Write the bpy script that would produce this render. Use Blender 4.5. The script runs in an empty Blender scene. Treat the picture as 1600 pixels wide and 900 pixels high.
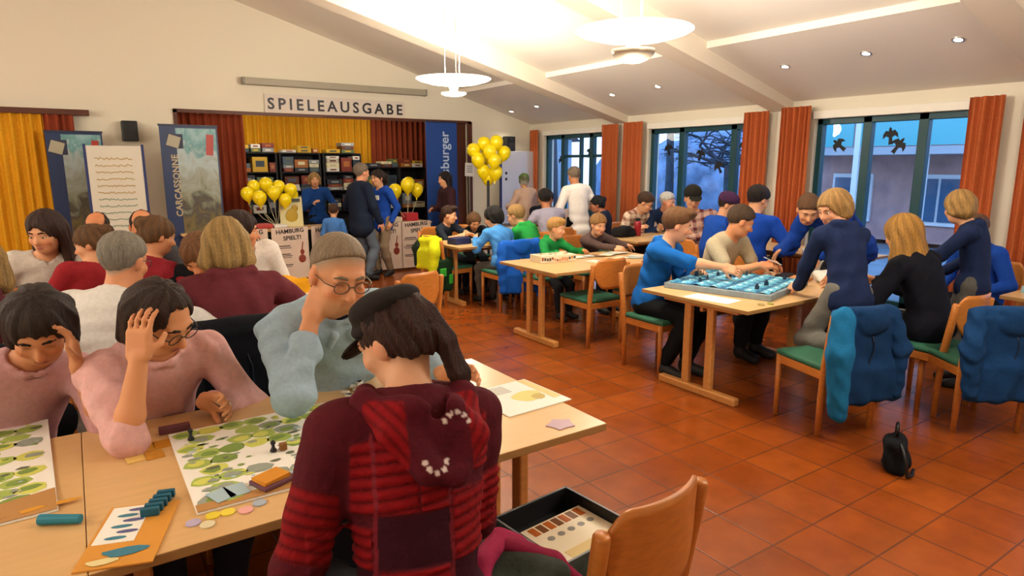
import bpy, bmesh, math, random, zlib
import numpy as np
from mathutils import Vector, Matrix

SC = bpy.context.scene
COL = SC.collection
PI = math.pi
rnd = random.Random(7)

# ---------------------------------------------------------------- materials
MATS = {}


def rgb(c):
    if isinstance(c, str):
        c = c.lstrip('#')
        v = [int(c[i:i + 2], 16) / 255 for i in (0, 2, 4)]
        return tuple(x / 12.92 if x <= .04045 else ((x + .055) / 1.055) ** 2.4 for x in v) + (1,)
    return tuple(c) + (1,) if len(c) == 3 else tuple(c)


def mat(name, color, rough=.6, metal=0., bump=0., scale=60., var=0., emit=None, estr=0., spec=.5, stretch=None,
        attr=False, alpha=1.):
    if name in MATS:
        return MATS[name]
    m = bpy.data.materials.new(name)
    m.use_nodes = True
    nt = m.node_tree
    b = nt.nodes['Principled BSDF']
    c = rgb(color)
    b.inputs['Base Color'].default_value = c
    b.inputs['Roughness'].default_value = rough
    b.inputs['Metallic'].default_value = metal
    b.inputs['Specular IOR Level'].default_value = spec
    if emit is not None:
        b.inputs['Emission Color'].default_value = rgb(emit)
        b.inputs['Emission Strength'].default_value = estr
    src = None
    if attr:
        a = nt.nodes.new('ShaderNodeAttribute')
        a.attribute_name = 'col'
        nt.links.new(a.outputs['Color'], b.inputs['Base Color'])
        src = a.outputs['Color']
    if bump or var:
        tc = nt.nodes.new('ShaderNodeTexCoord')
        mp = nt.nodes.new('ShaderNodeMapping')
        if stretch:
            mp.inputs['Scale'].default_value = stretch
        nt.links.new(tc.outputs['Object'], mp.inputs['Vector'])
        n = nt.nodes.new('ShaderNodeTexNoise')
        n.inputs['Scale'].default_value = scale
        n.inputs['Detail'].default_value = 4
        nt.links.new(mp.outputs['Vector'], n.inputs['Vector'])
        if bump:
            bp = nt.nodes.new('ShaderNodeBump')
            bp.inputs['Strength'].default_value = bump
            bp.inputs['Distance'].default_value = .02
            nt.links.new(n.outputs['Fac'], bp.inputs['Height'])
            nt.links.new(bp.outputs['Normal'], b.inputs['Normal'])
        if var:
            mx = nt.nodes.new('ShaderNodeMix')
            mx.data_type = 'RGBA'
            mx.blend_type = 'MULTIPLY'
            mx.inputs[0].default_value = 1
            rp = nt.nodes.new('ShaderNodeValToRGB')
            lo = 1 - var
            rp.color_ramp.elements[0].color = (lo, lo, lo, 1)
            rp.color_ramp.elements[0].position = .3
            rp.color_ramp.elements[1].color = (1 + var * .5,) * 3 + (1,)
            rp.color_ramp.elements[1].position = .7
            nt.links.new(n.outputs['Fac'], rp.inputs['Fac'])
            if src is not None:
                nt.links.new(src, mx.inputs[6])
            else:
                mx.inputs[6].default_value = c
            nt.links.new(rp.outputs['Color'], mx.inputs[7])
            nt.links.new(mx.outputs[2], b.inputs['Base Color'])
    MATS[name] = m
    return m


def cloth(c):
    return mat('cloth_' + c.lstrip('#'), c, rough=.88, bump=.14, scale=55, var=.09, spec=.2)


def flat(c, rough=.5):
    return mat('flat_%s_%d' % (c.lstrip('#'), rough * 100), c, rough=rough)


WOOD = mat('beech_wood', '#c98f4e', rough=.4, var=.14, scale=6, stretch=(2, 9, 9))
WOODCH = mat('chair_beech', '#c27a35', rough=.38, var=.14, scale=7, stretch=(3, 3, 12))
TOP = mat('table_laminate', '#d9b27c', rough=.3, var=.05, scale=5, stretch=(1, 8, 8))
EDGE = mat('table_edge', '#a9824f', rough=.45, var=.1, scale=8)
GREEN = mat('seat_green', '#2f6b53', rough=.75, bump=.1, scale=80)
SKIN = mat('skin', '#d9a07a', rough=.55, attr=True, spec=.3)
HAIRM = mat('hair', '#553311', rough=.55, attr=True, bump=.6, scale=30, stretch=(9, 9, 1), spec=.35, var=.35)
CLOTHA = mat('cloth_attr', '#888888', rough=.85, attr=True, bump=.25, scale=45, var=.15, spec=.2)
WHITE = mat('eye_white', '#e9e4dc', rough=.25)
IRIS = mat('eye_iris', '#23180f', rough=.2)
BLACK = mat('black_plastic', '#111113', rough=.45)
BLACKCL = mat('black_cloth', '#15161b', rough=.9, bump=.3, scale=40, var=.2)
GREY = mat('grey_metal', '#8b8a83', rough=.4, metal=.3)
STEEL = mat('steel', '#c7c7c7', rough=.3, metal=.9)
WALLM = mat('wall_paint', '#e7e0cd', rough=.85, bump=.04, scale=120, var=.02)
CEILM = mat('ceiling_paint', '#ece6dc', rough=.9, bump=.03, scale=90, var=.02)
FRAME = mat('window_frame_green', '#12454e', rough=.4)
CURT = mat('curtain_orange', '#b9602f', rough=.85, bump=.15, scale=50, var=.12)
CURTRED = mat('curtain_red', '#96401f', rough=.85, bump=.15, scale=50, var=.15)
CURTYEL = mat('curtain_yellow', '#e0a410', rough=.8, bump=.15, scale=50, var=.12)
BALL = mat('balloon_yellow', '#f2dc12', rough=.22, spec=.6)
PAPER = mat('paper_white', '#efece4', rough=.7)
LETTER = mat('lettering_black', '#17171c', rough=.6)
DARKWOOD = mat('dark_wood', '#5a2c16', rough=.5, var=.2, scale=8, stretch=(3, 3, 14))


# ---------------------------------------------------------------- objects
def link(o, parent=None):
    COL.objects.link(o)
    if parent is not None:
        o.parent = parent
    return o


def tag(o, label=None, cat=None, group=None, kind=None):
    if label:
        o['label'] = label
    if cat:
        o['category'] = cat
    if group:
        o['group'] = group
    if kind:
        o['kind'] = kind
    return o


def empty(name, loc, rz=0., label=None, cat=None, group=None):
    o = bpy.data.objects.new(name, None)
    o.empty_display_size = .1
    link(o)
    o.location = loc
    o.rotation_euler = (0, 0, rz)
    return tag(o, label, cat, group)


def obj(name, bm, m, parent=None, smooth=False, loc=None, rz=0.):
    me = bpy.data.meshes.new(name)
    bmesh.ops.recalc_face_normals(bm, faces=bm.faces)
    bm.to_mesh(me)
    bm.free()
    if smooth:
        me.polygons.foreach_set('use_smooth', [True] * len(me.polygons))
    if isinstance(m, (list, tuple)):
        for x in m:
            me.materials.append(x)
    else:
        me.materials.append(m)
    o = bpy.data.objects.new(name, me)
    link(o, parent)
    if loc is not None:
        o.location = loc
    o.rotation_euler = (0, 0, rz)
    return o


def struct(name, bm, m, smooth=False):
    o = obj(name, bm, m, None, smooth)
    o['kind'] = 'structure'
    return o


def copy_tree(o, parent=None):
    c = o.copy()
    COL.objects.link(c)
    if parent is not None:
        c.parent = parent
    for ch in list(o.children):
        copy_tree(ch, c)
    return c


def B():
    return bmesh.new()


def box(bm, c, s, rot=None, bev=0., mi=0):
    r = bmesh.ops.create_cube(bm, size=1)
    vs = r['verts']
    M = Matrix.Translation(Vector(c)) @ (rot.to_4x4() if rot is not None else Matrix.Identity(4)) @ Matrix.Diagonal((s[0], s[1], s[2], 1))
    bmesh.ops.transform(bm, matrix=M, verts=vs)
    fs = {f for v in vs for f in v.link_faces}
    for f in fs:
        f.material_index = mi
    if bev:
        es = {e for v in vs for e in v.link_edges}
        r = bmesh.ops.bevel(bm, geom=list(es), offset=bev, segments=2, affect='EDGES', profile=.5)
        for f in r['faces']:
            f.material_index = mi
    return bm


def rz3(a):
    return Matrix.Rotation(a, 3, 'Z')


def cyl(bm, a, b, r1, r2=None, n=14, caps=True, mi=0):
    a = Vector(a)
    b = Vector(b)
    d = b - a
    L = d.length
    r = bmesh.ops.create_cone(bm, cap_ends=caps, cap_tris=False, segments=n, radius1=r1, radius2=r1 if r2 is None else r2, depth=L)
    q = Vector((0, 0, 1)).rotation_difference(d.normalized())
    bmesh.ops.transform(bm, matrix=Matrix.Translation((a + b) / 2) @ q.to_matrix().to_4x4(), verts=r['verts'])
    for v in r['verts']:
        for f in v.link_faces:
            f.material_index = mi
    return bm


def sph(bm, c, r, seg=16, ring=10, scale=None, rot=None):
    q = bmesh.ops.create_uvsphere(bm, u_segments=seg, v_segments=ring, radius=r)
    M = Matrix.Translation(Vector(c))
    if rot is not None:
        M = M @ rot.to_4x4()
    if scale is not None:
        M = M @ Matrix.Diagonal((*scale, 1))
    bmesh.ops.transform(bm, matrix=M, verts=q['verts'])
    return bm


def lathe(bm, prof, c=(0, 0, 0), n=32):
    c = Vector(c)
    rings = []
    for r, z in prof:
        rings.append([bm.verts.new(c + Vector((r * math.cos(2 * PI * i / n), r * math.sin(2 * PI * i / n), z))) for i in range(n)])
    for a, b in zip(rings, rings[1:]):
        for i in range(n):
            j = (i + 1) % n
            bm.faces.new((a[i], a[j], b[j], b[i]))
    return bm


def tube(bm, pts, r, n=8):
    pts = [Vector(p) for p in pts]
    rings = []
    for i, p in enumerate(pts):
        t = (pts[min(i + 1, len(pts) - 1)] - pts[max(i - 1, 0)]).normalized()
        u = t.orthogonal().normalized() if i == 0 else (u - t * u.dot(t)).normalized()
        w = t.cross(u)
        rr = r[i] if isinstance(r, (list, tuple)) else r
        rings.append([bm.verts.new(p + (u * math.cos(2 * PI * k / n) + w * math.sin(2 * PI * k / n)) * rr) for k in range(n)])
    for a, b in zip(rings, rings[1:]):
        for k in range(n):
            j = (k + 1) % n
            bm.faces.new((a[k], a[j], b[j], b[k]))
    bm.faces.new(rings[0])
    bm.faces.new(list(reversed(rings[-1])))
    return bm


def prism(bm, pts, z0, z1, mi=0):
    """extruded outline: pts are (x, y)"""
    lo = [bm.verts.new((x, y, z0)) for x, y in pts]
    hi = [bm.verts.new((x, y, z1)) for x, y in pts]
    n = len(pts)
    for i in range(n):
        j = (i + 1) % n
        bm.faces.new((lo[i], lo[j], hi[j], hi[i])).material_index = mi
    bm.faces.new(list(reversed(lo))).material_index = mi
    bm.faces.new(hi).material_index = mi
    return bm


def disc_pts(cx, cy, rx, ry=None, n=18, wob=0., ph=0.):
    ry = rx if ry is None else ry
    return [(cx + rx * (1 + wob * math.sin(3 * t + ph)) * math.cos(t), cy + ry * (1 + wob * math.sin(2 * t + ph)) * math.sin(t))
            for t in [2 * PI * i / n for i in range(n)]]


def text(name, body, m, parent, loc, rot, size, ext=.002, off=0., align='CENTER', space=1.):
    cu = bpy.data.curves.new(name, 'FONT')
    cu.body = body
    cu.size = size
    cu.extrude = ext
    cu.offset = off
    cu.align_x = align
    cu.align_y = 'CENTER'
    cu.space_character = space
    cu.resolution_u = 3
    cu.materials.append(m)
    tmp = bpy.data.objects.new(name, cu)
    COL.objects.link(tmp)
    me = bpy.data.meshes.new_from_object(tmp.evaluated_get(bpy.context.evaluated_depsgraph_get()))
    me.materials.clear()
    me.materials.append(m)
    bpy.data.objects.remove(tmp)
    o = bpy.data.objects.new(name, me)
    link(o, parent)
    o.location = loc
    o.rotation_euler = rot
    return o


# ---------------------------------------------------------------- implicit surfaces (smooth unions turned into one mesh)
def V(*a):
    return np.array(a, dtype=np.float64)


def nrm(v):
    return v / (np.linalg.norm(v) + 1e-12)


class Field:
    def __init__(self):
        self.p = []

    def cap(self, a, b, ra, rb=None, k=.02, op=1):
        a = np.asarray(a, float)
        b = np.asarray(b, float)
        rb = ra if rb is None else rb
        R = max(ra, rb)
        lo = np.minimum(a, b) - R
        hi = np.maximum(a, b) + R
        ba = b - a
        bb = ba @ ba + 1e-12

        def f(x, y, z):
            px, py, pz = x - a[0], y - a[1], z - a[2]
            t = np.clip((px * ba[0] + py * ba[1] + pz * ba[2]) / bb, 0, 1)
            return np.sqrt((px - t * ba[0]) ** 2 + (py - t * ba[1]) ** 2 + (pz - t * ba[2]) ** 2) - (ra + (rb - ra) * t)
        self.p.append((f, lo, hi, k, op))
        return self

    def ell(self, c, r, R=None, k=.02, op=1):
        c = np.asarray(c, float)
        r = np.asarray(r, float)
        R = np.eye(3) if R is None else np.asarray(R, float)
        ext = np.sqrt(((R * r[None, :]) ** 2).sum(1))
        lo, hi = c - ext, c + ext

        def f(x, y, z):
            px, py, pz = x - c[0], y - c[1], z - c[2]
            u = [(px * R[0, i] + py * R[1, i] + pz * R[2, i]) for i in range(3)]
            k0 = np.sqrt(sum((u[i] / r[i]) ** 2 for i in range(3)))
            k1 = np.sqrt(sum((u[i] / r[i] ** 2) ** 2 for i in range(3)))
            return k0 * (k0 - 1) / (k1 + 1e-6)
        self.p.append((f, lo, hi, k, op))
        return self

    def rbox(self, c, h, r, R=None, k=.01, op=1):
        c = np.asarray(c, float)
        h = np.asarray(h, float)
        R = np.eye(3) if R is None else np.asarray(R, float)
        ext = (np.abs(R) * (h + r)[None, :]).sum(1)
        lo, hi = c - ext, c + ext

        def f(x, y, z):
            px, py, pz = x - c[0], y - c[1], z - c[2]
            q = [np.abs(px * R[0, i] + py * R[1, i] + pz * R[2, i]) - h[i] for i in range(3)]
            return np.sqrt(sum(np.maximum(a, 0) ** 2 for a in q)) + np.minimum(np.maximum(np.maximum(q[0], q[1]), q[2]), 0) - r
        self.p.append((f, lo, hi, k, op))
        return self

    def plane(self, c, n, k=.01):
        """cut: keep the side n points away from"""
        c = np.asarray(c, float)
        n = nrm(np.asarray(n, float))

        def f(x, y, z):
            return -((x - c[0]) * n[0] + (y - c[1]) * n[1] + (z - c[2]) * n[2])
        self.p.append((f, None, None, k, -1))
        return self

    def disp(self, g):
        self.p.append((g, None, None, 0, 0))
        return self

    def mesh(self, h):
        los = [p[1] for p in self.p if p[4] == 1]
        his = [p[2] for p in self.p if p[4] == 1]
        lo = np.min(los, 0) - 3 * h - .012
        hi = np.max(his, 0) + 3 * h + .012
        n = np.ceil((hi - lo) / h).astype(int) + 1
        ax = [lo[i] + h * np.arange(n[i]) for i in range(3)]
        d = np.full(n, .25, dtype=np.float32)
        for f, l, u, k, op in self.p:
            if l is None:
                sl = [slice(0, n[i]) for i in range(3)]
            else:
                m = k + 3 * h
                sl = [slice(max(0, int((l[i] - m - lo[i]) / h)), min(n[i], int((u[i] + m - lo[i]) / h) + 2)) for i in range(3)]
            x = ax[0][sl[0]][:, None, None]
            y = ax[1][sl[1]][None, :, None]
            z = ax[2][sl[2]][None, None, :]
            s = tuple(sl)
            if op == 0:
                d[s] += f(x, y, z)
                continue
            v = f(x, y, z)
            o = d[s]
            if op == 1:
                r = np.minimum(o, v)
                if k > 0:
                    e = np.maximum(k - np.abs(o - v), 0)
                    r = r - e * e / (4 * k)
            else:
                v = -v
                r = np.maximum(o, v)
                if k > 0:
                    e = np.maximum(k - np.abs(o - v), 0)
                    r = r + e * e / (4 * k)
            d[s] = r
        return surfnets(d, lo, h)


CORN = np.array([(i, j, k) for i in (0, 1) for j in (0, 1) for k in (0, 1)])
EDG = [(a, b) for a in range(8) for b in range(a + 1, 8) if np.abs(CORN[a] - CORN[b]).sum() == 1]


def surfnets(d, lo, h):
    s = d < 0
    n = [q - 1 for q in d.shape]
    cnt = np.zeros(n, np.int8)
    for c in CORN:
        cnt += s[c[0]:c[0] + n[0], c[1]:c[1] + n[1], c[2]:c[2] + n[2]]
    act = (cnt > 0) & (cnt < 8)
    ci = np.argwhere(act)
    idx = np.full(n, -1, np.int32)
    idx[act] = np.arange(len(ci))
    vals = np.stack([d[ci[:, 0] + c[0], ci[:, 1] + c[1], ci[:, 2] + c[2]] for c in CORN], 1)
    acc = np.zeros((len(ci), 3))
    m = np.zeros(len(ci))
    for a, b in EDG:
        va, vb = vals[:, a], vals[:, b]
        cr = (va < 0) != (vb < 0)
        t = np.where(cr, va / np.where(cr, va - vb, 1), 0)
        acc += cr[:, None] * (CORN[a] + t[:, None] * (CORN[b] - CORN[a]))
        m += cr
    vs = lo + h * (ci + acc / m[:, None])
    quads = []
    for axx in range(3):
        u, w = (axx + 1) % 3, (axx + 2) % 3
        sa = [slice(None)] * 3
        sb = [slice(None)] * 3
        sa[axx] = slice(0, -1)
        sb[axx] = slice(1, None)
        A, Bb = s[tuple(sa)], s[tuple(sb)]
        e = np.argwhere(A != Bb)
        e = e[(e[:, u] > 0) & (e[:, w] > 0) & (e[:, u] < n[u]) & (e[:, w] < n[w])]
        fl = A[e[:, 0], e[:, 1], e[:, 2]]
        q = []
        for du, dw in ((-1, -1), (0, -1), (0, 0), (-1, 0)):
            c = e.copy()
            c[:, u] += du
            c[:, w] += dw
            q.append(idx[c[:, 0], c[:, 1], c[:, 2]])
        q = np.stack(q, 1)
        q[~fl] = q[~fl][:, ::-1]
        quads.append(q)
    return vs, np.concatenate(quads)


def npmesh(name, vs, fs, m, parent=None, col=None):
    me = bpy.data.meshes.new(name)
    me.vertices.add(len(vs))
    me.vertices.foreach_set('co', np.asarray(vs, np.float32).ravel())
    me.loops.add(len(fs) * 4)
    me.loops.foreach_set('vertex_index', np.asarray(fs, np.int32).ravel())
    me.polygons.add(len(fs))
    me.polygons.foreach_set('loop_start', np.arange(len(fs), dtype=np.int32) * 4)
    me.polygons.foreach_set('use_smooth', np.ones(len(fs), dtype=bool))
    me.update(calc_edges=True)
    if col is not None:
        a = me.color_attributes.new('col', 'FLOAT_COLOR', 'POINT')
        c = np.ones((len(vs), 4), np.float32)
        c[:, :3] = col
        a.data.foreach_set('color', c.ravel())
    me.materials.append(m)
    o = bpy.data.objects.new(name, me)
    return link(o, parent)


def folds(amp, fr, seed=0):
    r = np.random.RandomState(seed)
    ks = r.normal(size=(5, 3)) * fr
    ph = r.uniform(0, 6.28, 5)

    def g(x, y, z):
        return sum(amp / 2.2 * np.sin(ks[i, 0] * x + ks[i, 1] * y + ks[i, 2] * z + ph[i]) for i in range(5)).astype(np.float32)
    return g
# ---------------------------------------------------------------- people
def ik(a, c, l1, l2, pole):
    """middle joint of a two-bone chain from a to c bending towards pole; c is pulled in when out of reach"""
    d = c - a
    L = np.linalg.norm(d)
    u = d / (L + 1e-9)
    mx = (l1 + l2) * .995
    if L > mx:
        c = a + u * mx
        L = mx
    x = (l1 * l1 - l2 * l2 + L * L) / (2 * L + 1e-9)
    hgt = math.sqrt(max(l1 * l1 - x * x, 0))
    p = pole - u * (pole @ u)
    return a + u * x + nrm(p) * hgt, c


def frame(f, up):
    """columns: right, forward, up"""
    f = nrm(f)
    r = nrm(np.cross(f, up))
    u = np.cross(r, f)
    return np.stack([r, f, u], 1)


def rotm(axis, a):
    return np.array(Matrix.Rotation(a, 3, Vector(axis)))


HAIRC = dict(brown='#4b3020', dark='#241813', black='#141214', blond='#c09a58', dblond='#9a7a4a', grey='#8e8a80', white='#c9c6be',
             auburn='#5e3421', sand='#b08a52')


def person(label, at, face, head, look=None, pitch=10, roll=0, sit=True, seat=.45, S=1., HS=1., rh=None, lh=None, curl=(.35, .35),
           rpole=None, lpole=None, rdir=None, ldir=None, rn=None, ln=None, top=None, pants='#22252c', shoes='#1b1b1d', hair=None, skin='#d8a27c',
           feet=None, vox=.011, bulk=1., glasses=None, extra=None, group=None, eyes=True, beard=None, knees=None, name='person', hipz=None, fine=None):
    look = face if look is None else look
    R0 = Matrix.Rotation(-math.radians(face - 90), 3, 'Z')

    def loc(p):
        v = R0 @ Vector((p[0] - at[0], p[1] - at[1], p[2]))
        return V(*v)
    root = empty(name, (at[0], at[1], 0), math.radians(face - 90), label, 'person', group)
    hp = hipz if hipz is not None else (seat + .095 * S if sit else .93 * S)
    pel = V(0, 0, hp)
    hd = loc(head)
    # spine and neck
    la, lb = .50 * S, .165 * S * (1 + (HS - 1) * .6)
    nb, hd = ik(pel, hd, la, lb, V(0, -1, .35))
    sp = nrm(nb - pel)
    T = frame(np.cross(np.cross(sp, V(0, 1, 0)), sp), sp)      # torso frame
    tr, tf, tu = T[:, 0], T[:, 1], T[:, 2]
    mid = (pel + nb) / 2 - tf * .035 * S
    sw = .178 * S * bulk ** .5
    shc = nb - tu * .055 * S
    sh = {1: shc + tr * sw, -1: shc - tr * sw}
    # head frame
    ya = math.radians(look - face)
    hf = V(-math.sin(ya), math.cos(ya), 0)
    Hf = frame(hf, V(0, 0, 1))
    Hf = rotm(Hf[:, 0], -math.radians(pitch)) @ Hf
    Hf = rotm(Hf[:, 1], math.radians(roll)) @ Hf
    K = S * HS

    def hl(x, y, z):
        return hd + Hf @ V(x, y, z) * K
    # arms
    ua, fa = .285 * S, .25 * S
    el, wr = {}, {}
    for sd, tgt, pole in ((1, rh, rpole), (-1, lh, lpole)):
        if tgt is None:
            t = sh[sd] + V(.06 * sd, .12, -.50) * S
            if sit:
                t = pel + V(.17 * sd, .30, .10) * S
        else:
            t = loc(tgt)
        pl = V(.55 * sd, -.5, -.75) if pole is None else V(*(R0 @ Vector(pole)))
        el[sd], wr[sd] = ik(sh[sd], t, ua, fa, pl)
    # legs
    tl, cl = .44 * S, .43 * S
    hip, kn, an, toe = {}, {}, {}, {}
    for sd in (1, -1):
        hip[sd] = pel + V(.09 * sd, 0, -.02) * S
        if feet is not None:
            a = loc(feet[0 if sd == 1 else 1])
        elif sit:
            a = V(.10 * sd * S, .40 * S, .085 * S)
        else:
            a = V(.10 * sd * S, -.02 + .03 * sd, .085 * S)
        kp = V(.12 * sd, 1, .45) if knees is None else V(*knees)
        kn[sd], an[sd] = ik(hip[sd], a, tl, cl, kp)
        f2 = V(.12 * sd, 1, -.12)
        if feet is not None and an[sd][2] > .2:
            f2 = nrm(kn[sd] - an[sd]) * -1 + V(0, -.2, -.6)
        toe[sd] = an[sd] + nrm(f2) * .15 * S + V(0, 0, -.035 * S) * (1 if an[sd][2] < .2 else 0)

    # ---- body
    F = Field()

    def torso(G, t, cut=None):
        w = bulk
        G.ell(pel + (nb - pel) * .70 + (mid - (pel + nb) / 2) * .8, V(.150 * S * w + t, .098 * S * w + t, .18 * S + t), T, k=.05 * S)
        G.ell(pel + (nb - pel) * .33 + (mid - (pel + nb) / 2) * .8, V(.132 * S * w + t, .10 * S * w + t, .18 * S + t), T, k=.05 * S)
        G.cap(pel - tr * .055 * S, pel + tr * .055 * S, .105 * S * w + t, k=.05 * S)
        G.cap(sh[1] - tr * .03 * S, sh[-1] + tr * .03 * S, .058 * S + t * .8, k=.05 * S)
        G.cap(nb - tu * .02 * S, sh[1] - tr * .05 * S + tu * .005, .045 * S + t * .6, .05 * S + t * .6, k=.04 * S)
        G.cap(nb - tu * .02 * S, sh[-1] + tr * .05 * S + tu * .005, .045 * S + t * .6, .05 * S + t * .6, k=.04 * S)
    torso(F, -.004)
    for sd in (1, -1):
        F.cap(sh[sd], el[sd], .050 * S * bulk ** .5, .038 * S, k=.03 * S)
        F.cap(el[sd], el[sd] * .7 + wr[sd] * .3, .037 * S, .040 * S, k=.02 * S)
        F.cap(el[sd] * .7 + wr[sd] * .3, wr[sd], .040 * S, .026 * S, k=.02 * S)
        F.cap(hip[sd], kn[sd], .082 * S, .053 * S, k=.04 * S)
        m = kn[sd] * .65 + an[sd] * .35 - nrm(np.cross(V(1, 0, 0), kn[sd] - an[sd])) * .012 * S
        F.cap(kn[sd], m, .050 * S, .052 * S, k=.03 * S)
        F.cap(m, an[sd], .052 * S, .035 * S, k=.03 * S)
        F.cap(an[sd], toe[sd], .033 * S, .03 * S, k=.02 * S)
    # hands
    tips = {}
    for sd, hdir, hn, cu in ((1, rdir, rn, curl[0]), (-1, ldir, ln, curl[1])):
        f = nrm(wr[sd] - el[sd]) if hdir is None else nrm(V(*(R0 @ Vector(hdir))))
        if hn is None:
            n = V(-.75 * sd, .1, -.6)
        else:
            n = V(*(R0 @ Vector(hn)))
        n = nrm(n - f * (n @ f))
        s = np.cross(n, f) * sd                    # thumb side
        q = S * (1.0 if S > .8 else 1.05)
        w0 = wr[sd]
        tips[sd] = (w0, f, n, s, q)
        HR = np.stack([s, f, n], 1)
        F.rbox(w0 + f * .048 * q, V(.028, .036, .004) * q, .011 * q, HR, k=.018 * q)
        for off, ln_, rr in ((.031, .072, .0088), (.0105, .082, .0092), (-.0105, .076, .0088), (-.030, .058, .0078)):
            p = w0 + f * .088 * q + s * off * q
            a = cu * .45
            for i, fr in enumerate((.45, .31, .24)):
                d = f * math.cos(a) + n * math.sin(a) + s * off * 1.6
                e = p + nrm(d) * ln_ * fr * q
                F.cap(p, e, rr * q * (1 - .1 * i), rr * q * (.92 - .1 * i), k=.005)
                p = e
                a += cu * (.9 if i == 0 else .7)
        p = w0 + f * .022 * q + s * .024 * q
        d = f * .62 + s * .72 + n * (.25 + cu * .3)
        e = p + nrm(d) * .045 * q
        F.cap(p, e, .0125 * q, .0105 * q, k=.012)
        d = f * .85 + s * (.35 - cu * .35) + n * (.25 + cu * .4)
        F.cap(e, e + nrm(d) * .034 * q, .0105 * q, .0088 * q, k=.005)
    # neck and head
    F.cap(nb - tu * .03 * S, hl(0, -.018, -.045), .058 * S, .052 * K, k=.03 * S)
    F.ell(hl(0, -.014, .03), V(.077, .098, .090) * K, Hf, k=.02)
    F.ell(hl(0, .022, -.03), V(.062, .072, .085) * K, Hf, k=.03)
    F.ell(hl(0, .036, -.078), V(.045, .048, .036) * K, Hf, k=.03)
    F.cap(hl(0, .088, .008), hl(0, .109, -.03), .008 * K, .0135 * K, k=.012)
    F.cap(hl(-.012, .094, -.034), hl(.012, .094, -.034), .009 * K, k=.008)
    F.cap(hl(-.036, .078, .026), hl(.036, .078, .026), .012 * K, k=.02)
    for sd in (1, -1):
        F.ell(hl(.032 * sd, .098, .004), V(.019, .016, .012) * K, Hf, k=.014, op=-1)
        F.ell(hl(.032 * sd, .081, .0135), V(.016, .011, .0075) * K, Hf, k=.004)
        F.ell(hl(.032 * sd, .080, -.0065), V(.015, .010, .005) * K, Hf, k=.004)
        F.ell(hl(.042 * sd, .062, -.028), V(.022, .025, .022) * K, Hf, k=.02)
        F.ell(hl(.078 * sd, -.004, -.006), V(.012, .021, .032) * K, Hf, k=.006)
    F.cap(hl(-.018, .086, -.060), hl(.018, .086, -.060), .0075 * K, k=.006)
    F.cap(hl(-.014, .084, -.071), hl(.014, .084, -.071), .0085 * K, k=.006)
    vs, fs = F.mesh(vox)
    sk = np.array(rgb(skin)[:3])
    q = (vs - hd) @ Hf / K
    col = np.tile(sk, (len(vs), 1))
    isf = (np.abs(q) < .16).all(1)

    def blob(c, r):
        return np.clip(1 - (((q - V(*c)) / V(*r)) ** 2).sum(1), 0, 1) * isf

    def tint(w, c, a):
        nonlocal col
        w = np.clip(w * a, 0, 1)[:, None]
        col = col * (1 - w) + np.array(c) * w
    tint(blob((0, .09, -.064), (.026, .03, .013)), (.42, .12, .10), 1.3)
    tint(blob((0, .09, -.0655), (.024, .03, .003)), (.2, .05, .05), 1.2)
    for sd in (1, -1):
        tint(blob((.042 * sd, .075, -.03), (.03, .04, .025)), sk * V(1.0, .72, .66), .7)
        tint(blob((.032 * sd, .085, .003), (.02, .03, .012)), sk * V(.55, .45, .4), .8)
        tint(blob((.078 * sd, 0, -.006), (.02, .03, .04)), sk * V(1, .7, .62), .6)
    tint(blob((0, .108, -.03), (.02, .02, .02)), sk * V(1.0, .7, .62), .6)
    if beard:
        tint(blob((0, .06, -.085), (.075, .08, .05)), rgb(beard)[:3], 1.4)
    hs_ = (hair or {}).get('style')
    if hs_ in ('short', 'bald', 'pony', 'bun'):
        hcl = np.array(rgb((hair or {}).get('c', '#4b3020'))[:3])
        top_ = np.clip((q[:, 2] - .058 + .80 * (.085 - q[:, 1]) * (1 if hs_ != 'bald' else .9)) / (hair or {}).get('blend', .02), 0, 1) * isf
        if hs_ == 'bald':
            top_ = top_ * (q[:, 1] < .03) * (q[:, 2] < .075) * (q[:, 2] > -.06)
        top_ = top_ * (np.abs(q[:, 0]) < .076 + .01 * (q[:, 2] > .03)) * (q[:, 2] > -.075)
        tint(top_, hcl, (hair or {}).get('soft', .75))
    npmesh('body', vs, fs, SKIN, root, col)
    # eyes and brows
    hc = hair or {}
    hcol = rgb(hc.get('c', HAIRC['brown']))[:3]
    if eyes:
        shut = pitch > 27 or fine == 'shut'
        for sd in (1, -1):
            bm = B()
            c = Vector(hl(.032 * sd, .078, .004))
            if not shut:
                sph(bm, c, .0115 * K, 12, 8)
                e = obj('eye', bm, WHITE, root, True)
                bm = B()
                sph(bm, Vector(hl(.032 * sd, .0812, .003)), .0089 * K, 10, 8)
                obj('iris', bm, IRIS, e, True)
            G = Field()
            G.cap(hl(.016 * sd, .093, .026), hl(.034 * sd, .091, .031), .0045 * K, .005 * K, k=.003)
            G.cap(hl(.034 * sd, .091, .031), hl(.050 * sd, .078, .024), .005 * K, .003 * K, k=.003)
            v2, f2 = G.mesh(.0028 if vox < .008 else .0045)
            npmesh('eyebrow', v2, f2, HAIRM, root, np.tile(V(*hcol) * .8, (len(v2), 1)))
    # ---- clothes
    t = top or {}
    G = Field()
    th = t.get('fit', .014) * (S ** .5)
    torso(G, th)
    slv = t.get('sleeve', 1.95)
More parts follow.
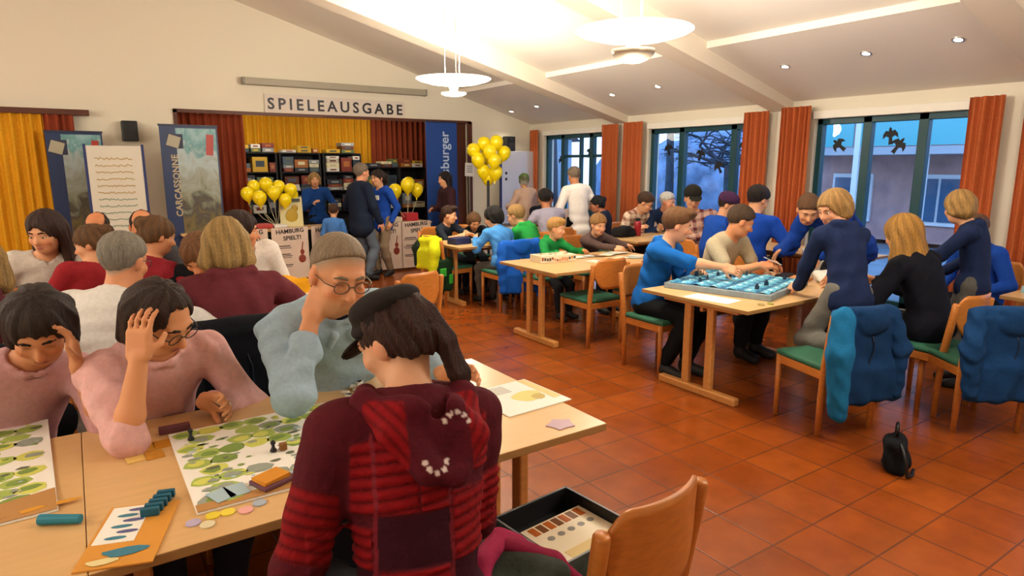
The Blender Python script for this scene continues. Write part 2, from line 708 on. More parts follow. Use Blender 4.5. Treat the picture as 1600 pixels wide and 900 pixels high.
    for sd in (1, -1):
        s1 = slv if not isinstance(slv, tuple) else slv[0 if sd == 1 else 1]
        u = min(s1, 1.)
        G.cap(sh[sd], sh[sd] + (el[sd] - sh[sd]) * u, .054 * S * bulk ** .5 + th * .9, (.048 - .004 * u) * S + th * .9, k=.035 * S)
        if s1 > 1:
            e = el[sd] + (wr[sd] - el[sd]) * (s1 - 1)
            G.cap(el[sd], e, .044 * S + th * .9, .032 * S + th * .6, k=.025 * S)
            if t.get('cuff', True):
                G.cap(e - nrm(e - el[sd]) * .02, e, .037 * S + th * .8, k=.008)
    hem = t.get('hem', .10 if not sit else -.02)
    G.cap(pel - tr * .05 * S - tu * hem * .5 * S, pel + tr * .05 * S - tu * hem * .5 * S, .115 * S * bulk + th, k=.04 * S)
    if t.get('hood'):
        G.cap(nb - tf * .075 * S + tr * .07 * S + tu * .01, nb - tf * .085 * S - tr * .07 * S + tu * .01, .032 * S, k=.02)
        G.cap(nb - tf * .06 * S + tr * .085 * S + tu * .02, nb + tf * .045 * S + tr * .05 * S - tu * .005, .03 * S, .02 * S, k=.02)
        G.cap(nb - tf * .06 * S - tr * .085 * S + tu * .02, nb + tf * .045 * S - tr * .05 * S - tu * .005, .03 * S, .02 * S, k=.02)
        G.ell(nb - tf * .085 * S - tu * .07 * S * t.get('hs', 1), V(.10, .035, .10) * S * t.get('hs', 1), T, k=.025)
    elif t.get('collar'):
        for i in range(10):
            a0, a1 = [2 * PI * (i + j) / 10 for j in (0, 1)]
            P = [nb + (tr * math.cos(a) * .066 + tf * (math.sin(a) * .066 + .008)) * S + tu * (.018 - .02 * math.sin(a)) * S for a in (a0, a1)]
            G.cap(P[0], P[1], .016 * S, k=.01)
    G.disp(folds(t.get('fold', .0035), t.get('ff', 26), zlib.crc32(label.encode()) % 1000))
    # neck opening
    G.cap(nb - tu * .005 * S + tf * .012 * S, nb + tu * .12 * S + tf * .03 * S, .058 * S, .075 * S, k=.012, op=-1)
    if t.get('disp'):
        G.disp(t['disp'](dict(pel=pel, nb=nb, tr=tr, tf=tf, tu=tu, S=S)))
    v2, f2 = G.mesh(t.get('vox', vox * 1.15))
    c = t.get('c', '#555555')
    if t.get('colf'):
        npmesh(t.get('name', 'jumper'), v2, f2, CLOTHA, root, t['colf'](v2, dict(pel=pel, nb=nb, tr=tr, tf=tf, tu=tu, S=S, sh=sh, el=el, wr=wr)))
    else:
        npmesh(t.get('name', 'jumper'), v2, f2, cloth(c), root)
    # trousers and shoes
    G = Field()
    G.cap(pel - tr * .055 * S, pel + tr * .055 * S, .112 * S * bulk, k=.04 * S)
    for sd in (1, -1):
        G.cap(hip[sd], kn[sd], .094 * S, .068 * S, k=.04 * S)
        e = kn[sd] * .12 + an[sd] * .88
        G.cap(kn[sd], kn[sd] * .6 + e * .4, .068 * S, .074 * S, k=.03 * S)
        G.cap(kn[sd] * .6 + e * .4, e, .074 * S, .058 * S, k=.03 * S)
    G.disp(folds(.004, 24, 5))
    v2, f2 = G.mesh(.014)
    npmesh('trousers', v2, f2, cloth(pants), root)
    for sd in (1, -1):
        G = Field()
        a, b = an[sd], toe[sd]
        dn = V(0, 0, -.03 * S) if a[2] < .2 else V(0, 0, 0)
        G.cap(a + dn * .6, b, .048 * S, .042 * S, k=.03)
        G.cap(a + V(0, 0, .02) * S, a + dn, .046 * S, k=.03)
        if a[2] < .2:
            G.plane(V(0, 0, .004), V(0, 0, -1), k=.004)
        v2, f2 = G.mesh(.011)
        npmesh('shoe', v2, f2, flat(shoes, .6), root)
    # ---- hair
    if hair and hair.get('style') != 'none':
        hs = hair['style']
        G = Field()
        th = hair.get('t', .013)
        if hs in ('short', 'bald'):
            G.ell(hl(0, -.017, .032), (V(.078, .099, .090) + hair.get('b', .0035)) * K, Hf, k=.02)
            if hs == 'short':
                G.ell(hl(0, -.012, .055), (V(.070, .090, .068) + th) * K, Hf, k=.03)
        else:
            G.ell(hl(0, -.018, .034), (V(.079, .100, .090) + th) * K, Hf, k=.02)
        if hs in ('long', 'bob', 'pony', 'bun', 'mop'):
            G.ell(hl(0, -.05, -.01), (V(.074, .062, .09) + th * .7) * K, Hf, k=.03)
        if hs in ('bob', 'long', 'mop'):
            L = {'bob': .12, 'long': .24, 'mop': .05}[hs] * hair.get('len', 1.)
            wd = hair.get('w', 1.)
            for sd in (1, -1):
                G.cap(hl(.075 * sd, -.02, .02), hl(.080 * sd * wd, -.01, -L * .8), .030 * K, .026 * K * wd, k=.03)
                G.cap(hl(.06 * sd, -.06, .02), hl(.062 * sd * wd, -.055, -L), .040 * K, .034 * K * wd, k=.03)
                if hair.get('front'):
                    G.cap(hl(.07 * sd, .045, .04), hl(.078 * sd, .05, -L * .75), .020 * K, .018 * K, k=.03)
            G.cap(hl(0, -.085, .02), hl(0, -.085, -L), .045 * K, .045 * K * wd, k=.03)
        # face opening
        if hs in ('bob', 'long', 'mop', 'pony', 'bun'):
            fz = hair.get('fringe', .055)
            if hs == 'mop':
                G.ell(hl(0, .10, -.05), V(.085, .085, .105) * K, Hf, k=.015, op=-1)
            G.ell(hl(0, .085, -.045 + fz - .055), V(.064, .075, .10) * K, Hf, k=.012, op=-1)
            if hs in ('pony', 'bun'):
                G.plane(hl(0, -.03, -.045), Hf @ V(0, .35, -1), k=.015)
                G.ell(hl(0, .05, -.06), V(.10, .075, .085) * K, Hf, k=.012, op=-1)
        elif hs == 'bald':
            G.ell(hl(0, .035, .11), V(.066, .135, .085) * K, Hf, k=.015, op=-1)
            G.plane(hl(0, .030, 0), Hf @ V(0, 1, 0), k=.012)
            G.plane(hl(0, -.02, -.05), Hf @ V(0, .5, -1), k=.012)
        else:
            G.plane(hl(0, .085, hair.get('line', .066)), Hf @ V(0, .80, -1), k=.012)
            for sd in (1, -1):
                G.ell(hl(.09 * sd, .01, -.015), V(.035, .032, .04) * K, Hf, k=.008, op=-1)
        if hs == 'bun':
            G.ell(hl(0, -.115, .06), V(.048, .045, .045) * K, Hf, k=.012)
        if hs == 'pony':
            pts = hair.get('tail') or [(0, -.11, .05), (0, -.155, .03), (0, -.165, -.06), (0, -.15, -.17), (0, -.135, -.25)]
            rr = [v * hair.get('tr', 1) for v in (.026, .036, .040, .034, .014)]
            for i in range(len(pts) - 1):
                G.cap(hl(*pts[i]), hl(*pts[i + 1]), rr[i] * K, rr[i + 1] * K, k=.012)
        if hs == 'short' and hair.get('quiff'):
            G.ell(hl(.02, .06, .115), V(.06, .055, .03) * K, Hf, k=.03)
        r = np.random.RandomState(zlib.crc32(label.encode()) % 997)
        p1, p2 = r.uniform(0, 6, 2)
        Hi = Hf / K
        amp = hair.get('amp', .0018 if hs in ('short', 'bald') else .0032)

        def strands(x, y, z):
            a = [(x - hd[0]) * Hi[0, i] + (y - hd[1]) * Hi[1, i] + (z - hd[2]) * Hi[2, i] for i in range(3)]
            ang = np.arctan2(a[0], -(a[1] + .02))
            return (amp * (np.sin(ang * 9 + p1 + 2.2 * np.sin(a[2] * 17)) + .8 * np.sin(ang * 23 + p2 + a[2] * 22 + 2 * np.sin(a[1] * 30)) + .8 * np.sin(a[0] * 47 + p2) * np.sin(a[1] * 41 + p1) * np.sin(a[2] * 38 + p2 * 2))).astype(np.float32)
        G.disp(strands)
        v2, f2 = G.mesh(min(vox, .0085))
        q = (v2 - hd) @ Hf / K
        ang = np.arctan2(q[:, 0], -(q[:, 1] + .02))
        w = .5 + .28 * np.sin(ang * 13 + p1 + 2.2 * np.sin(q[:, 2] * 17)) + .22 * np.sin(ang * 37 + p2 + q[:, 2] * 9)
        c0 = V(*hcol)
        st_ = .3 if hs in ('short', 'bald') else .6
        col = c0[None] * (.92 - st_ * .5 + st_ * w[:, None])
        if hair.get('tipc'):
            w = np.clip((-q[:, 2] + .02) * 9, 0, 1)[:, None]
            col = col * (1 - w) + V(*rgb(hair['tipc'])[:3]) * w
        npmesh('hair', v2, f2, HAIRM, root, col)
    # ---- glasses
    if glasses:
        bm = B()
        for sd in (1, -1):
            ring = [hl(.033 * sd + .024 * math.cos(a), .102, .002 + .019 * math.sin(a)) for a in [2 * PI * i / 14 for i in range(15)]]
            tube(bm, ring, .0019 * K, 5)
            tube(bm, [hl(.057 * sd, .10, .006), hl(.076 * sd, .075, .008), hl(.081 * sd, -.01, .006)], .0019 * K, 5)
        tube(bm, [hl(-.01, .103, .004), hl(0, .107, .007), hl(.01, .103, .004)], .0019 * K, 5)
        obj('glasses', bm, flat(glasses, .3), root, True)
    if extra:
        extra(dict(root=root, hl=hl, Hf=Hf, K=K, S=S, hd=hd, nb=nb, tr=tr, tf=tf, tu=tu, pel=pel, tips=tips, sh=sh, el=el, wr=wr))
    return root
# ---------------------------------------------------------------- the hall
XW, YW = 7.6, 10.6
EAVE, SLOPE = 2.48, .283


def ceil_z(x):
    return EAVE + SLOPE * (XW - x) if x > 0 else EAVE + SLOPE * (XW + x)


def tile_mat():
    m = bpy.data.materials.new('terracotta_tiles')
    m.use_nodes = True
    nt = m.node_tree
    b = nt.nodes['Principled BSDF']
    tc = nt.nodes.new('ShaderNodeTexCoord')
    br = nt.nodes.new('ShaderNodeTexBrick')
    br.offset = 0
    br.squash = 1
    br.inputs['Scale'].default_value = 1
    br.inputs['Brick Width'].default_value = .31
    br.inputs['Row Height'].default_value = .31
    br.inputs['Mortar Size'].default_value = .005
    br.inputs['Mortar Smooth'].default_value = .3
    br.inputs['Bias'].default_value = 0
    br.inputs['Color1'].default_value = rgb('#9a4f1a')
    br.inputs['Color2'].default_value = rgb('#8d4516')
    br.inputs['Mortar'].default_value = rgb('#6a3c20')
    nt.links.new(tc.outputs['Object'], br.inputs['Vector'])
    n = nt.nodes.new('ShaderNodeTexNoise')
    n.inputs['Scale'].default_value = 5
    n.inputs['Detail'].default_value = 6
    nt.links.new(tc.outputs['Object'], n.inputs['Vector'])
    rp = nt.nodes.new('ShaderNodeValToRGB')
    rp.color_ramp.elements[0].color = (.80, .79, .78, 1)
    rp.color_ramp.elements[0].position = .3
    rp.color_ramp.elements[1].color = (1.08, 1.07, 1.06, 1)
    rp.color_ramp.elements[1].position = .72
    nt.links.new(n.outputs['Fac'], rp.inputs['Fac'])
    mx = nt.nodes.new('ShaderNodeMix')
    mx.data_type = 'RGBA'
    mx.blend_type = 'MULTIPLY'
    mx.inputs[0].default_value = 1
    nt.links.new(br.outputs['Color'], mx.inputs[6])
    nt.links.new(rp.outputs['Color'], mx.inputs[7])
    nt.links.new(mx.outputs[2], b.inputs['Base Color'])
    r2 = nt.nodes.new('ShaderNodeMapRange')
    r2.inputs['To Min'].default_value = .20
    r2.inputs['To Max'].default_value = .27
    nt.links.new(n.outputs['Fac'], r2.inputs['Value'])
    nt.links.new(r2.outputs['Result'], b.inputs['Roughness'])
    bp = nt.nodes.new('ShaderNodeBump')
    bp.inputs['Strength'].default_value = .25
    bp.inputs['Distance'].default_value = .004
    bp.invert = True
    nt.links.new(br.outputs['Fac'], bp.inputs['Height'])
    nt.links.new(bp.outputs['Normal'], b.inputs['Normal'])
    return m


bm = B()
box(bm, (1, 4.5, -.05), (14.2, 18, .1))
struct('floor', bm, tile_mat())

# stage wall with its opening (gable shaped)
OX0, OX1, OZ = 1.34, 6.2, 2.48


def xz_prism(bm, pts, y0, y1):
    a = [bm.verts.new((x, y0, z)) for x, z in pts]
    b = [bm.verts.new((x, y1, z)) for x, z in pts]
    n = len(pts)
    for i in range(n):
        j = (i + 1) % n
        bm.faces.new((a[i], a[j], b[j], b[i]))
    bm.faces.new(a)
    bm.faces.new(list(reversed(b)))


bm = B()
xz_prism(bm, [(-6, 0), (OX0, 0), (OX0, OZ), (OX1, OZ), (OX1, 0), (XW, 0), (XW, 2.6), (0, ceil_z(0) + .15), (-6, ceil_z(-6) + .15)], YW, YW + .18)
struct('wall_back', bm, WALLM)
bm = B()
xz_prism(bm, [(-6, 0), (XW, 0), (XW, 2.6), (0, ceil_z(0) + .15), (-6, ceil_z(-6) + .15)], -4.2, -4)
struct('wall_front', bm, WALLM)
bm = B()
box(bm, (-6.1, 3.4, 1.6), (.2, 15.2, 3.2))
struct('wall_left', bm, WALLM)
# window wall: piers, lintel band
WINS = [(8.37, 10.17), (5.6, 7.43), (2.95, 4.66), (.1, 1.95)]
WT = 2.25
bm = B()
ys = [-4.] + [v for w in reversed(WINS) for v in w] + [YW + .18]
for i in range(0, len(ys), 2):
    box(bm, (XW + .12, (ys[i] + ys[i + 1]) / 2, WT / 2), (.24, ys[i + 1] - ys[i], WT))
box(bm, (XW + .12, (YW - 3.8) / 2, (WT + 2.7) / 2), (.24, YW + 4.2, 2.7 - WT))
for a, b in WINS:
    box(bm, (XW + .12, (a + b) / 2, .05), (.24, b - a, .1))
struct('wall_right', bm, WALLM)
bm = B()
for a, b in WINS:
    box(bm, (XW - .02, (a + b) / 2, WT + .045), (.05, b - a + .02, .09), bev=.005)
struct('trim_1', bm, mat('blind_box', '#f0ece2', rough=.6))
bm = B()
box(bm, (XW - .012, 3.3, .045), (.024, 14.5, .09))
struct('baseboard_right', bm, DARKWOOD)

# ceiling: two slopes with a lower panel along the windows
bm = B()
t = .16
for a, b, dz in ((0., 5.92, .07), (5.92, XW + .3, 0.)):
    xz_prism(bm, [(a, ceil_z(a) + dz), (b, ceil_z(b) + dz), (b, ceil_z(b) + dz + t), (a, ceil_z(a) + dz + t)], -4.2, YW + .05)
xz_prism(bm, [(0, ceil_z(0) + .07), (-6.2, ceil_z(-6.2) + .07), (-6.2, ceil_z(-6.2) + .3), (0, ceil_z(0) + .3)], -4.2, YW + .05)
struct('ceiling', bm, CEILM)
for i, yb in enumerate((8.05, 5.12, 2.2, -.75)):
    bm = B()
    pts = [(XW, 2.37), (0, 2.37 + .25 * XW), (-6, 2.37 + .25 * (XW - 6)), (-6, ceil_z(-6) + .1), (0, ceil_z(0) + .1), (XW, ceil_z(XW) + .1)]
    xz_prism(bm, pts, yb - .15, yb + .15)
    struct('trim_%d' % (i + 2), bm, mat('beam_paint', '#e6dccb', rough=.85, bump=.04, scale=120, var=.03))

# stage niche
DARKST = mat('stage_dark', '#2a1b14', rough=.8)
bm = B()
box(bm, (3.8, 13.3, 1.5), (6.4, .1, 3.0))
struct('wall_stage_back', bm, DARKST)
bm = B()
box(bm, (.9, 12.05, 1.5), (.1, 2.5, 3.0))
struct('wall_stage_left', bm, DARKST)
bm = B()
box(bm, (6.75, 12.05, 1.5), (.1, 2.5, 3.0))
struct('wall_stage_right', bm, DARKST)
bm = B()
box(bm, (3.8, 12.05, 2.95), (6.0, 2.5, .1))
struct('ceiling_stage', bm, DARKST)
bm = B()
box(bm, (3.8, 12.0, -.05), (6.0, 2.6, .1))
struct('floor_stage', bm, DARKWOOD)
bm = B()
box(bm, (OX0 - .0, YW - .012, 1.24), (.05, .03, 2.48))
box(bm, (OX1, YW - .012, 1.24), (.09, .03, 2.48))
box(bm, ((OX0 + OX1) / 2, YW - .012, OZ - .012), (OX1 - OX0 + .05, .03, .05))
box(bm, (OX1 - .16, YW + .1, 1.24), (.24, .06, 2.46))
struct('trim_6', bm, DARKWOOD)


def curtain(x0, y0, x1, y1, z0, z1, folds_, amp, m, label, cat='curtain', group=None, seed=0, topflat=.0):
    bm = B()
    L = math.hypot(x1 - x0, y1 - y0)
    ux, uy = (x1 - x0) / L, (y1 - y0) / L
    n = folds_ * 10
    rr = random.Random(seed)
    ph = [rr.uniform(-.5, .5) for _ in range(folds_ + 2)]
    grid = []
    nz = 10
    for k in range(nz + 1):
        fz = k / nz
        row = []
        for i in range(n + 1):
            s = i / n
            a = amp * (.7 + .5 * fz if topflat else 1) * math.sin(2 * PI * (s * folds_ + .16 * ph[int(s * folds_)] * math.sin(fz * 2.5)))
            a += amp * .35 * math.sin(2 * PI * s * folds_ * .5 + fz * 2 + seed)
            w = L * s + .02 * (fz - .5) * math.sin(9 * s + seed)
            row.append(bm.verts.new((x0 + ux * w - uy * a, y0 + uy * w + ux * a, z1 + (z0 - z1) * fz)))
        grid.append(row)
    for a, b in zip(grid, grid[1:]):
        for i in range(n):
            bm.faces.new((a[i], a[i + 1], b[i + 1], b[i]))
    o = obj('curtain', bm, m, None, True)
    return tag(o, label, cat, group)


cg = 'orange curtains at the windows'
curtain(7.5, 10.5, 7.5, 10.22, .06, 2.36, 3, .025, CURT, 'short visible strip of orange curtain in the far corner beside the white board', group=cg, seed=1)
curtain(7.48, 8.40, 7.48, 8.0, .05, 2.36, 5, .03, CURT, 'orange curtain left of the middle window pier, beside the far window', group=cg, seed=2)
curtain(7.48, 7.88, 7.48, 7.45, .05, 2.37, 5, .03, CURT, 'orange curtain at the left edge of the bare-tree window', group=cg, seed=3)
curtain(7.48, 5.60, 7.48, 5.22, .05, 2.38, 5, .03, CURT, 'orange curtain at the right edge of the bare-tree window', group=cg, seed=4)
curtain(7.46, 5.04, 7.46, 4.62, .05, 2.40, 6, .035, CURT, 'wide orange curtain left of the window that shows the brick building', group=cg, seed=5)
curtain(7.48, 2.97, 7.48, 2.66, .05, 2.36, 4, .03, CURT, 'orange curtain right of the window that shows the brick building', group=cg, seed=6)
curtain(7.48, 2.50, 7.48, 2.1, .05, 2.36, 5, .03, CURT, 'orange curtain at the far right edge of the picture', group=cg, seed=7)
curtain(1.0, 12.9, 2.55, 12.9, .05, 2.85, 13, .04, CURTRED, 'dark red stage curtain left of the yellow one', seed=8)
curtain(2.3, 12.98, 5.3, 12.98, .05, 2.85, 22, .04, CURTYEL, 'golden yellow stage backdrop curtain above the shelves', seed=9)
curtain(5.2, 12.9, 6.6, 12.9, .05, 2.85, 12, .04, CURTRED, 'orange red stage curtain right of the yellow one', seed=10)
curtain(1.40, 10.95, 2.35, 11.0, .05, 2.47, 9, .035, CURTRED, 'red curtain drawn to the left side of the stage opening', seed=11)
# curtained recess further left on the same wall
curtain(-.95, 10.5, -.20, 10.5, .05, 2.36, 7, .03, CURTYEL, 'yellow wall curtain at the left edge of the picture', seed=12)
curtain(-.22, 10.47, .12, 10.47, .05, 2.36, 4, .03, CURTRED, 'red wall curtain left of the second blue banner', seed=13)
bm = B()
box(bm, (-.35, 10.5, 2.38), (1.3, .16, .07))
tag(obj('curtain_rail', bm, DARKWOOD), 'dark wooden curtain rail on the wall at the far left', 'curtain rail')

# windows
GL = bpy.data.materials.new('window_glass')
GL.use_nodes = True
nt = GL.node_tree
nt.nodes.clear()
out = nt.nodes.new('ShaderNodeOutputMaterial')
mixn = nt.nodes.new('ShaderNodeMixShader')
tr_ = nt.nodes.new('ShaderNodeBsdfTransparent')
tr_.inputs[0].default_value = (.93, .96, 1, 1)
gl_ = nt.nodes.new('ShaderNodeBsdfGlossy')
gl_.inputs['Roughness'].default_value = .02
fr_ = nt.nodes.new('ShaderNodeLayerWeight')
fr_.inputs['Blend'].default_value = .12
ml_ = nt.nodes.new('ShaderNodeMath')
ml_.operation = 'MULTIPLY_ADD'
ml_.inputs[1].default_value = .35
ml_.inputs[2].default_value = .015
nt.links.new(fr_.outputs['Facing'], ml_.inputs[0])
nt.links.new(ml_.outputs[0], mixn.inputs[0])
nt.links.new(tr_.outputs[0], mixn.inputs[1])
nt.links.new(gl_.outputs[0], mixn.inputs[2])
nt.links.new(mixn.outputs[0], out.inputs[0])
MULL = [[9.66, 8.86], [6.805, 5.875], [4.05, 3.45], [1.3, .7]]
for i, ((a, b), ml) in enumerate(zip(WINS, MULL)):
    e = empty('window_%d' % (i + 1), (XW + .1, (a + b) / 2, 0))
    e['kind'] = 'structure'
    y0 = (a + b) / 2
    bm = B()
    f = .07
    box(bm, (0, a + f / 2 - y0, (WT + .1) / 2), (.09, f, WT - .1), bev=.006)
    box(bm, (0, b - f / 2 - y0, (WT + .1) / 2), (.09, f, WT - .1), bev=.006)
    box(bm, (0, 0, WT - f / 2), (.09, b - a, f), bev=.006)
    box(bm, (0, 0, .1 + f / 2), (.09, b - a, f), bev=.006)
    for y in ml:
        box(bm, (0, y - y0, (WT + .1) / 2), (.09, .10, WT - .1), bev=.006)
    if i == 0:
        box(bm, (-.02, 9.15 - y0, (WT + .1) / 2), (.07, .05, WT - .1), bev=.006)
        box(bm, (0, 9.05 - y0, 1.86), (.06, 1.3, .05), bev=.006)
    obj('window_frame', bm, FRAME, e)
    ed = [b - f] + [y for m_ in ml for y in (m_ + .05, m_ - .05)] + [a + f]
    for k in range(0, len(ed), 2):
        bm = B()
        box(bm, (0, (ed[k] + ed[k + 1]) / 2 - y0, (WT + .1) / 2), (.008, ed[k] - ed[k + 1], WT - .1 - 2 * f))
        obj('pane', bm, GL, e)

# bird silhouettes stuck on the panes
birds = [(9.74, 1.79, .4, 'far window, left pane'), (8.94, 1.92, -.5, 'far window, right part'), (7.09, 1.95, .2, 'bare-tree window, left pane'),
         (6.46, 1.86, -.3, 'bare-tree window, upper on the large pane'), (6.13, 1.68, .5, 'bare-tree window, lower on the large pane'),
         (5.72, 1.95, 0, 'bare-tree window, right pane'), (4.39, 1.94, .9, 'brick-building window, left pane'),
         (3.80, 2.03, .1, 'brick-building window, upper in the middle pane'), (3.70, 1.92, -.6, 'brick-building window, lower in the middle pane')]
for y, z, r, w in birds:
    bm = B()
    pts = [(0, .075), (.02, .055), (.022, .035), (.06, .045), (.10, .01), (.105, -.03), (.06, -.005), (.022, -.02), (.03, -.085), (0, -.08), (-.03, -.085), (-.022, -.02),
           (-.06, -.005), (-.105, -.03), (-.10, .01), (-.06, .045), (-.022, .035), (-.02, .055)]
    pts = [(x * .8, -q * 1.25) for x, q in pts]
    prism(bm, pts, 0, .002)
    o = obj('bird_sticker', bm, flat('#0d0f14', .6))
    o.matrix_world = Matrix.Translation((XW + .09, y, z)) @ Matrix.Rotation(-PI / 2, 4, 'Y') @ Matrix.Rotation(r + PI / 2, 4, 'Z')
    tag(o, 'black bird silhouette sticker on the ' + w, 'sticker', 'bird stickers on the window panes')

# downlights
for x, y, w in ((6.75, 7.37, 'over the bare-tree window, first of three from the stage'), (6.68, 6.40, 'over the bare-tree window, middle one of three'),
                (6.63, 5.48, 'over the bare-tree window, next to the nearer beam'), (6.61, 4.46, 'just this side of the second beam'),
                (6.57, 3.56, 'over the brick-building window, biggest in view'), (6.9, 10.25, 'nearest to the stage wall corner'),
                (6.82, 9.35, 'between the stage wall and the first beam'), (3.52, 8.89, 'high up between the stage wall and the first beam, small'),
                (6.55, 2.75, 'at the far right edge of the ceiling')):
    z = ceil_z(x) + (0 if x > 5.92 else .07)
    e = empty('ceiling_spotlight', (x, y, z), 0, 'small round ceiling spotlight ' + w, 'spotlight', 'recessed ceiling spotlights')
    e.rotation_euler = (0, math.atan(SLOPE), 0)
    bm = B()
    lathe(bm, [(.030, -.004), (.045, -.010), (.052, -.006), (.054, .004)], n=20)
    obj('ring', bm, STEEL, e, True)
    bm = B()
    cyl(bm, (0, 0, -.006), (0, 0, .002), .034, n=18)
    obj('bulb', bm, mat('spot_glow', '#ffffff', emit='#ffe9c4', estr=40), e)
    L = bpy.data.lights.new('spot_lamp', 'SPOT')
    L.energy = 26
    L.color = (1, .90, .74)
    L.spot_size = math.radians(100)
    L.spot_blend = .8
    L.shadow_soft_size = .04
    lo = bpy.data.objects.new('spot_lamp', L)
    link(lo)
    lo.location = (x, y, z - .03)


# pendant lamps
def lamp(x, y, z, label, bowl=True, en=120):
    e = empty('pendant_lamp', (x, y, z), 0, label, 'lamp', 'glass dish pendant lamps')
    bm = B()
    lathe(bm, [(.02, -.045), (.14, -.042), (.28, -.022), (.40, .012), (.43, .03), (.425, .034), (.28, -.008), (.14, -.028), (.02, -.03)], n=40)
    obj('glass_dish', bm, mat('lamp_dish', '#fff6e0', rough=.3, emit='#fff4de', estr=9), e, True)
    bm = B()
    if bowl:
        lathe(bm, [(.0, -.20), (.06, -.194), (.11, -.175), (.15, -.14), (.165, -.105), (.155, -.105), (.13, -.14), (.0, -.18)], n=32)
    else:
        lathe(bm, [(.0, -.16), (.10, -.155), (.14, -.14), (.145, -.125), (.10, -.135), (0, -.14)], n=32)
    obj('lower_bowl', bm, mat('lamp_bowl', '#9c8e7c', rough=.35, metal=.6) if bowl else mat('lamp_ring', '#fff6e0', emit='#fff0cf', estr=4), e, True)
    bm = B()
    cyl(bm, (0, 0, -.10), (0, 0, -.03), .045, .06, 16)
    obj('lamp_holder', bm, mat('lamp_holder', '#fff6e0', emit='#fff0cf', estr=8), e, True)
    top = ceil_z(x) - z
    for a in (.3, 2.4, 4.5):
        bm = B()
        cyl(bm, (.10 * math.cos(a), .10 * math.sin(a), -.02), (.10 * math.cos(a), .10 * math.sin(a), top), .0035, n=6)
        obj('wire', bm, mat('wire', '#cfc4b4', rough=.5), e)
    for dz, en_, col in ((.10, en, (1, .91, .76)), (-.30, en * .6, (1, .92, .78))):
        L = bpy.data.lights.new('pendant_glow', 'POINT')
        L.energy = en_
        L.color = col
        L.shadow_soft_size = .12
        lo = bpy.data.objects.new('pendant_glow', L)
        link(lo)
        lo.location = (x, y, z + dz)


lamp(3.76, 6.77, 2.64, 'glowing glass dish pendant lamp further away, in front of the stage wall', bowl=False)
lamp(3.55, 3.66, 2.64, 'large glaring glass dish pendant lamp with grey lower bowl, nearest to the viewer')
for x, y in ((3.6, .5), (-3.4, 6.8), (-3.4, 3.6), (-3.4, .5)):
    for dz in (.1, -.3):
        L = bpy.data.lights.new('hall_lamp', 'POINT')
        L.energy = 75
        L.color = (1, .92, .79)
        L.shadow_soft_size = .3
        lo = bpy.data.objects.new('hall_lamp', L)
        link(lo)
        lo.location = (x, y, 2.64 + dz)
for x in (2.6, 4.6):
    L = bpy.data.lights.new('stage_lamp', 'POINT')
    L.energy = 34
    L.color = (1, .88, .68)
    L.shadow_soft_size = .3
    lo = bpy.data.objects.new('stage_lamp', L)
    link(lo)
    lo.location = (x, 11.6, 2.6)

# ---------------------------------------------------------------- outside
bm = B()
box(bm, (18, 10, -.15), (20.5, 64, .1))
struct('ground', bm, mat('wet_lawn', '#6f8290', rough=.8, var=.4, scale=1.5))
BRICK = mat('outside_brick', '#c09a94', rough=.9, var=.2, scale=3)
RAIL = mat('teal_glass', '#5fb8bd', rough=.2)
e = empty('building', (15.5, 6.4, 0), 0, 'brick building with teal glass balconies seen through the right-hand window', 'building')
bm = B()
box(bm, (2, 0, 3), (4, 5.6, 6))
obj('wall', bm, BRICK, e)
bm = B()
box(bm, (-.5, 0, 2.0), (1.2, 5.8, .16))
obj('balcony_slab', bm, mat('concrete', '#aab2b8', rough=.8), e)
for k in range(4):
    bm = B()
    box(bm, (-1.08, -2.1 + k * 1.42, 2.55), (.03, 1.30, .9))
    obj('balcony_panel', bm, RAIL, e)
for k in range(5):
    bm = B()
    box(bm, (-1.06, -2.8 + k * 1.4, 1.5), (.10, .12, 3.1))
    obj('post', bm, mat('pale_post', '#dfe6ea', rough=.6), e)
for k in range(2):
    bm = B()
    box(bm, (-.25, -1.4 + k * 2.8, 3.2), (.5, .5, 2.3))
    obj('pillar', bm, mat('pink_wall', '#c9a6a8', rough=.9), e)
for y in (-1.9, 0.1, 2.0):
    for z in (.95, 4.4):
        bm = B()
        box(bm, (-.02, y, z), (.08, .95, 1.1))
        w = obj('window', bm, mat('pale_frame', '#dfe6e8', rough=.5), e)
        for s in (-1, 1):
            bm = B()
            box(bm, (-.07, y + s * .22, z), (.03, .38, .92))
            obj('pane', bm, mat('dusk_pane', '#4a6c8a', rough=.15), w)
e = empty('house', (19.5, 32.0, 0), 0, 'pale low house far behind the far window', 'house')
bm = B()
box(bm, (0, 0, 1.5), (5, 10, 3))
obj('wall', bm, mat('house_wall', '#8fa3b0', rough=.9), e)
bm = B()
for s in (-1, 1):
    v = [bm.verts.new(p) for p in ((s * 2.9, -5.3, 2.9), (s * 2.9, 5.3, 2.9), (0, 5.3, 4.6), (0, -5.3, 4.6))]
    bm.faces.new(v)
obj('roof', bm, mat('house_roof', '#4a5560', rough=.9), e)


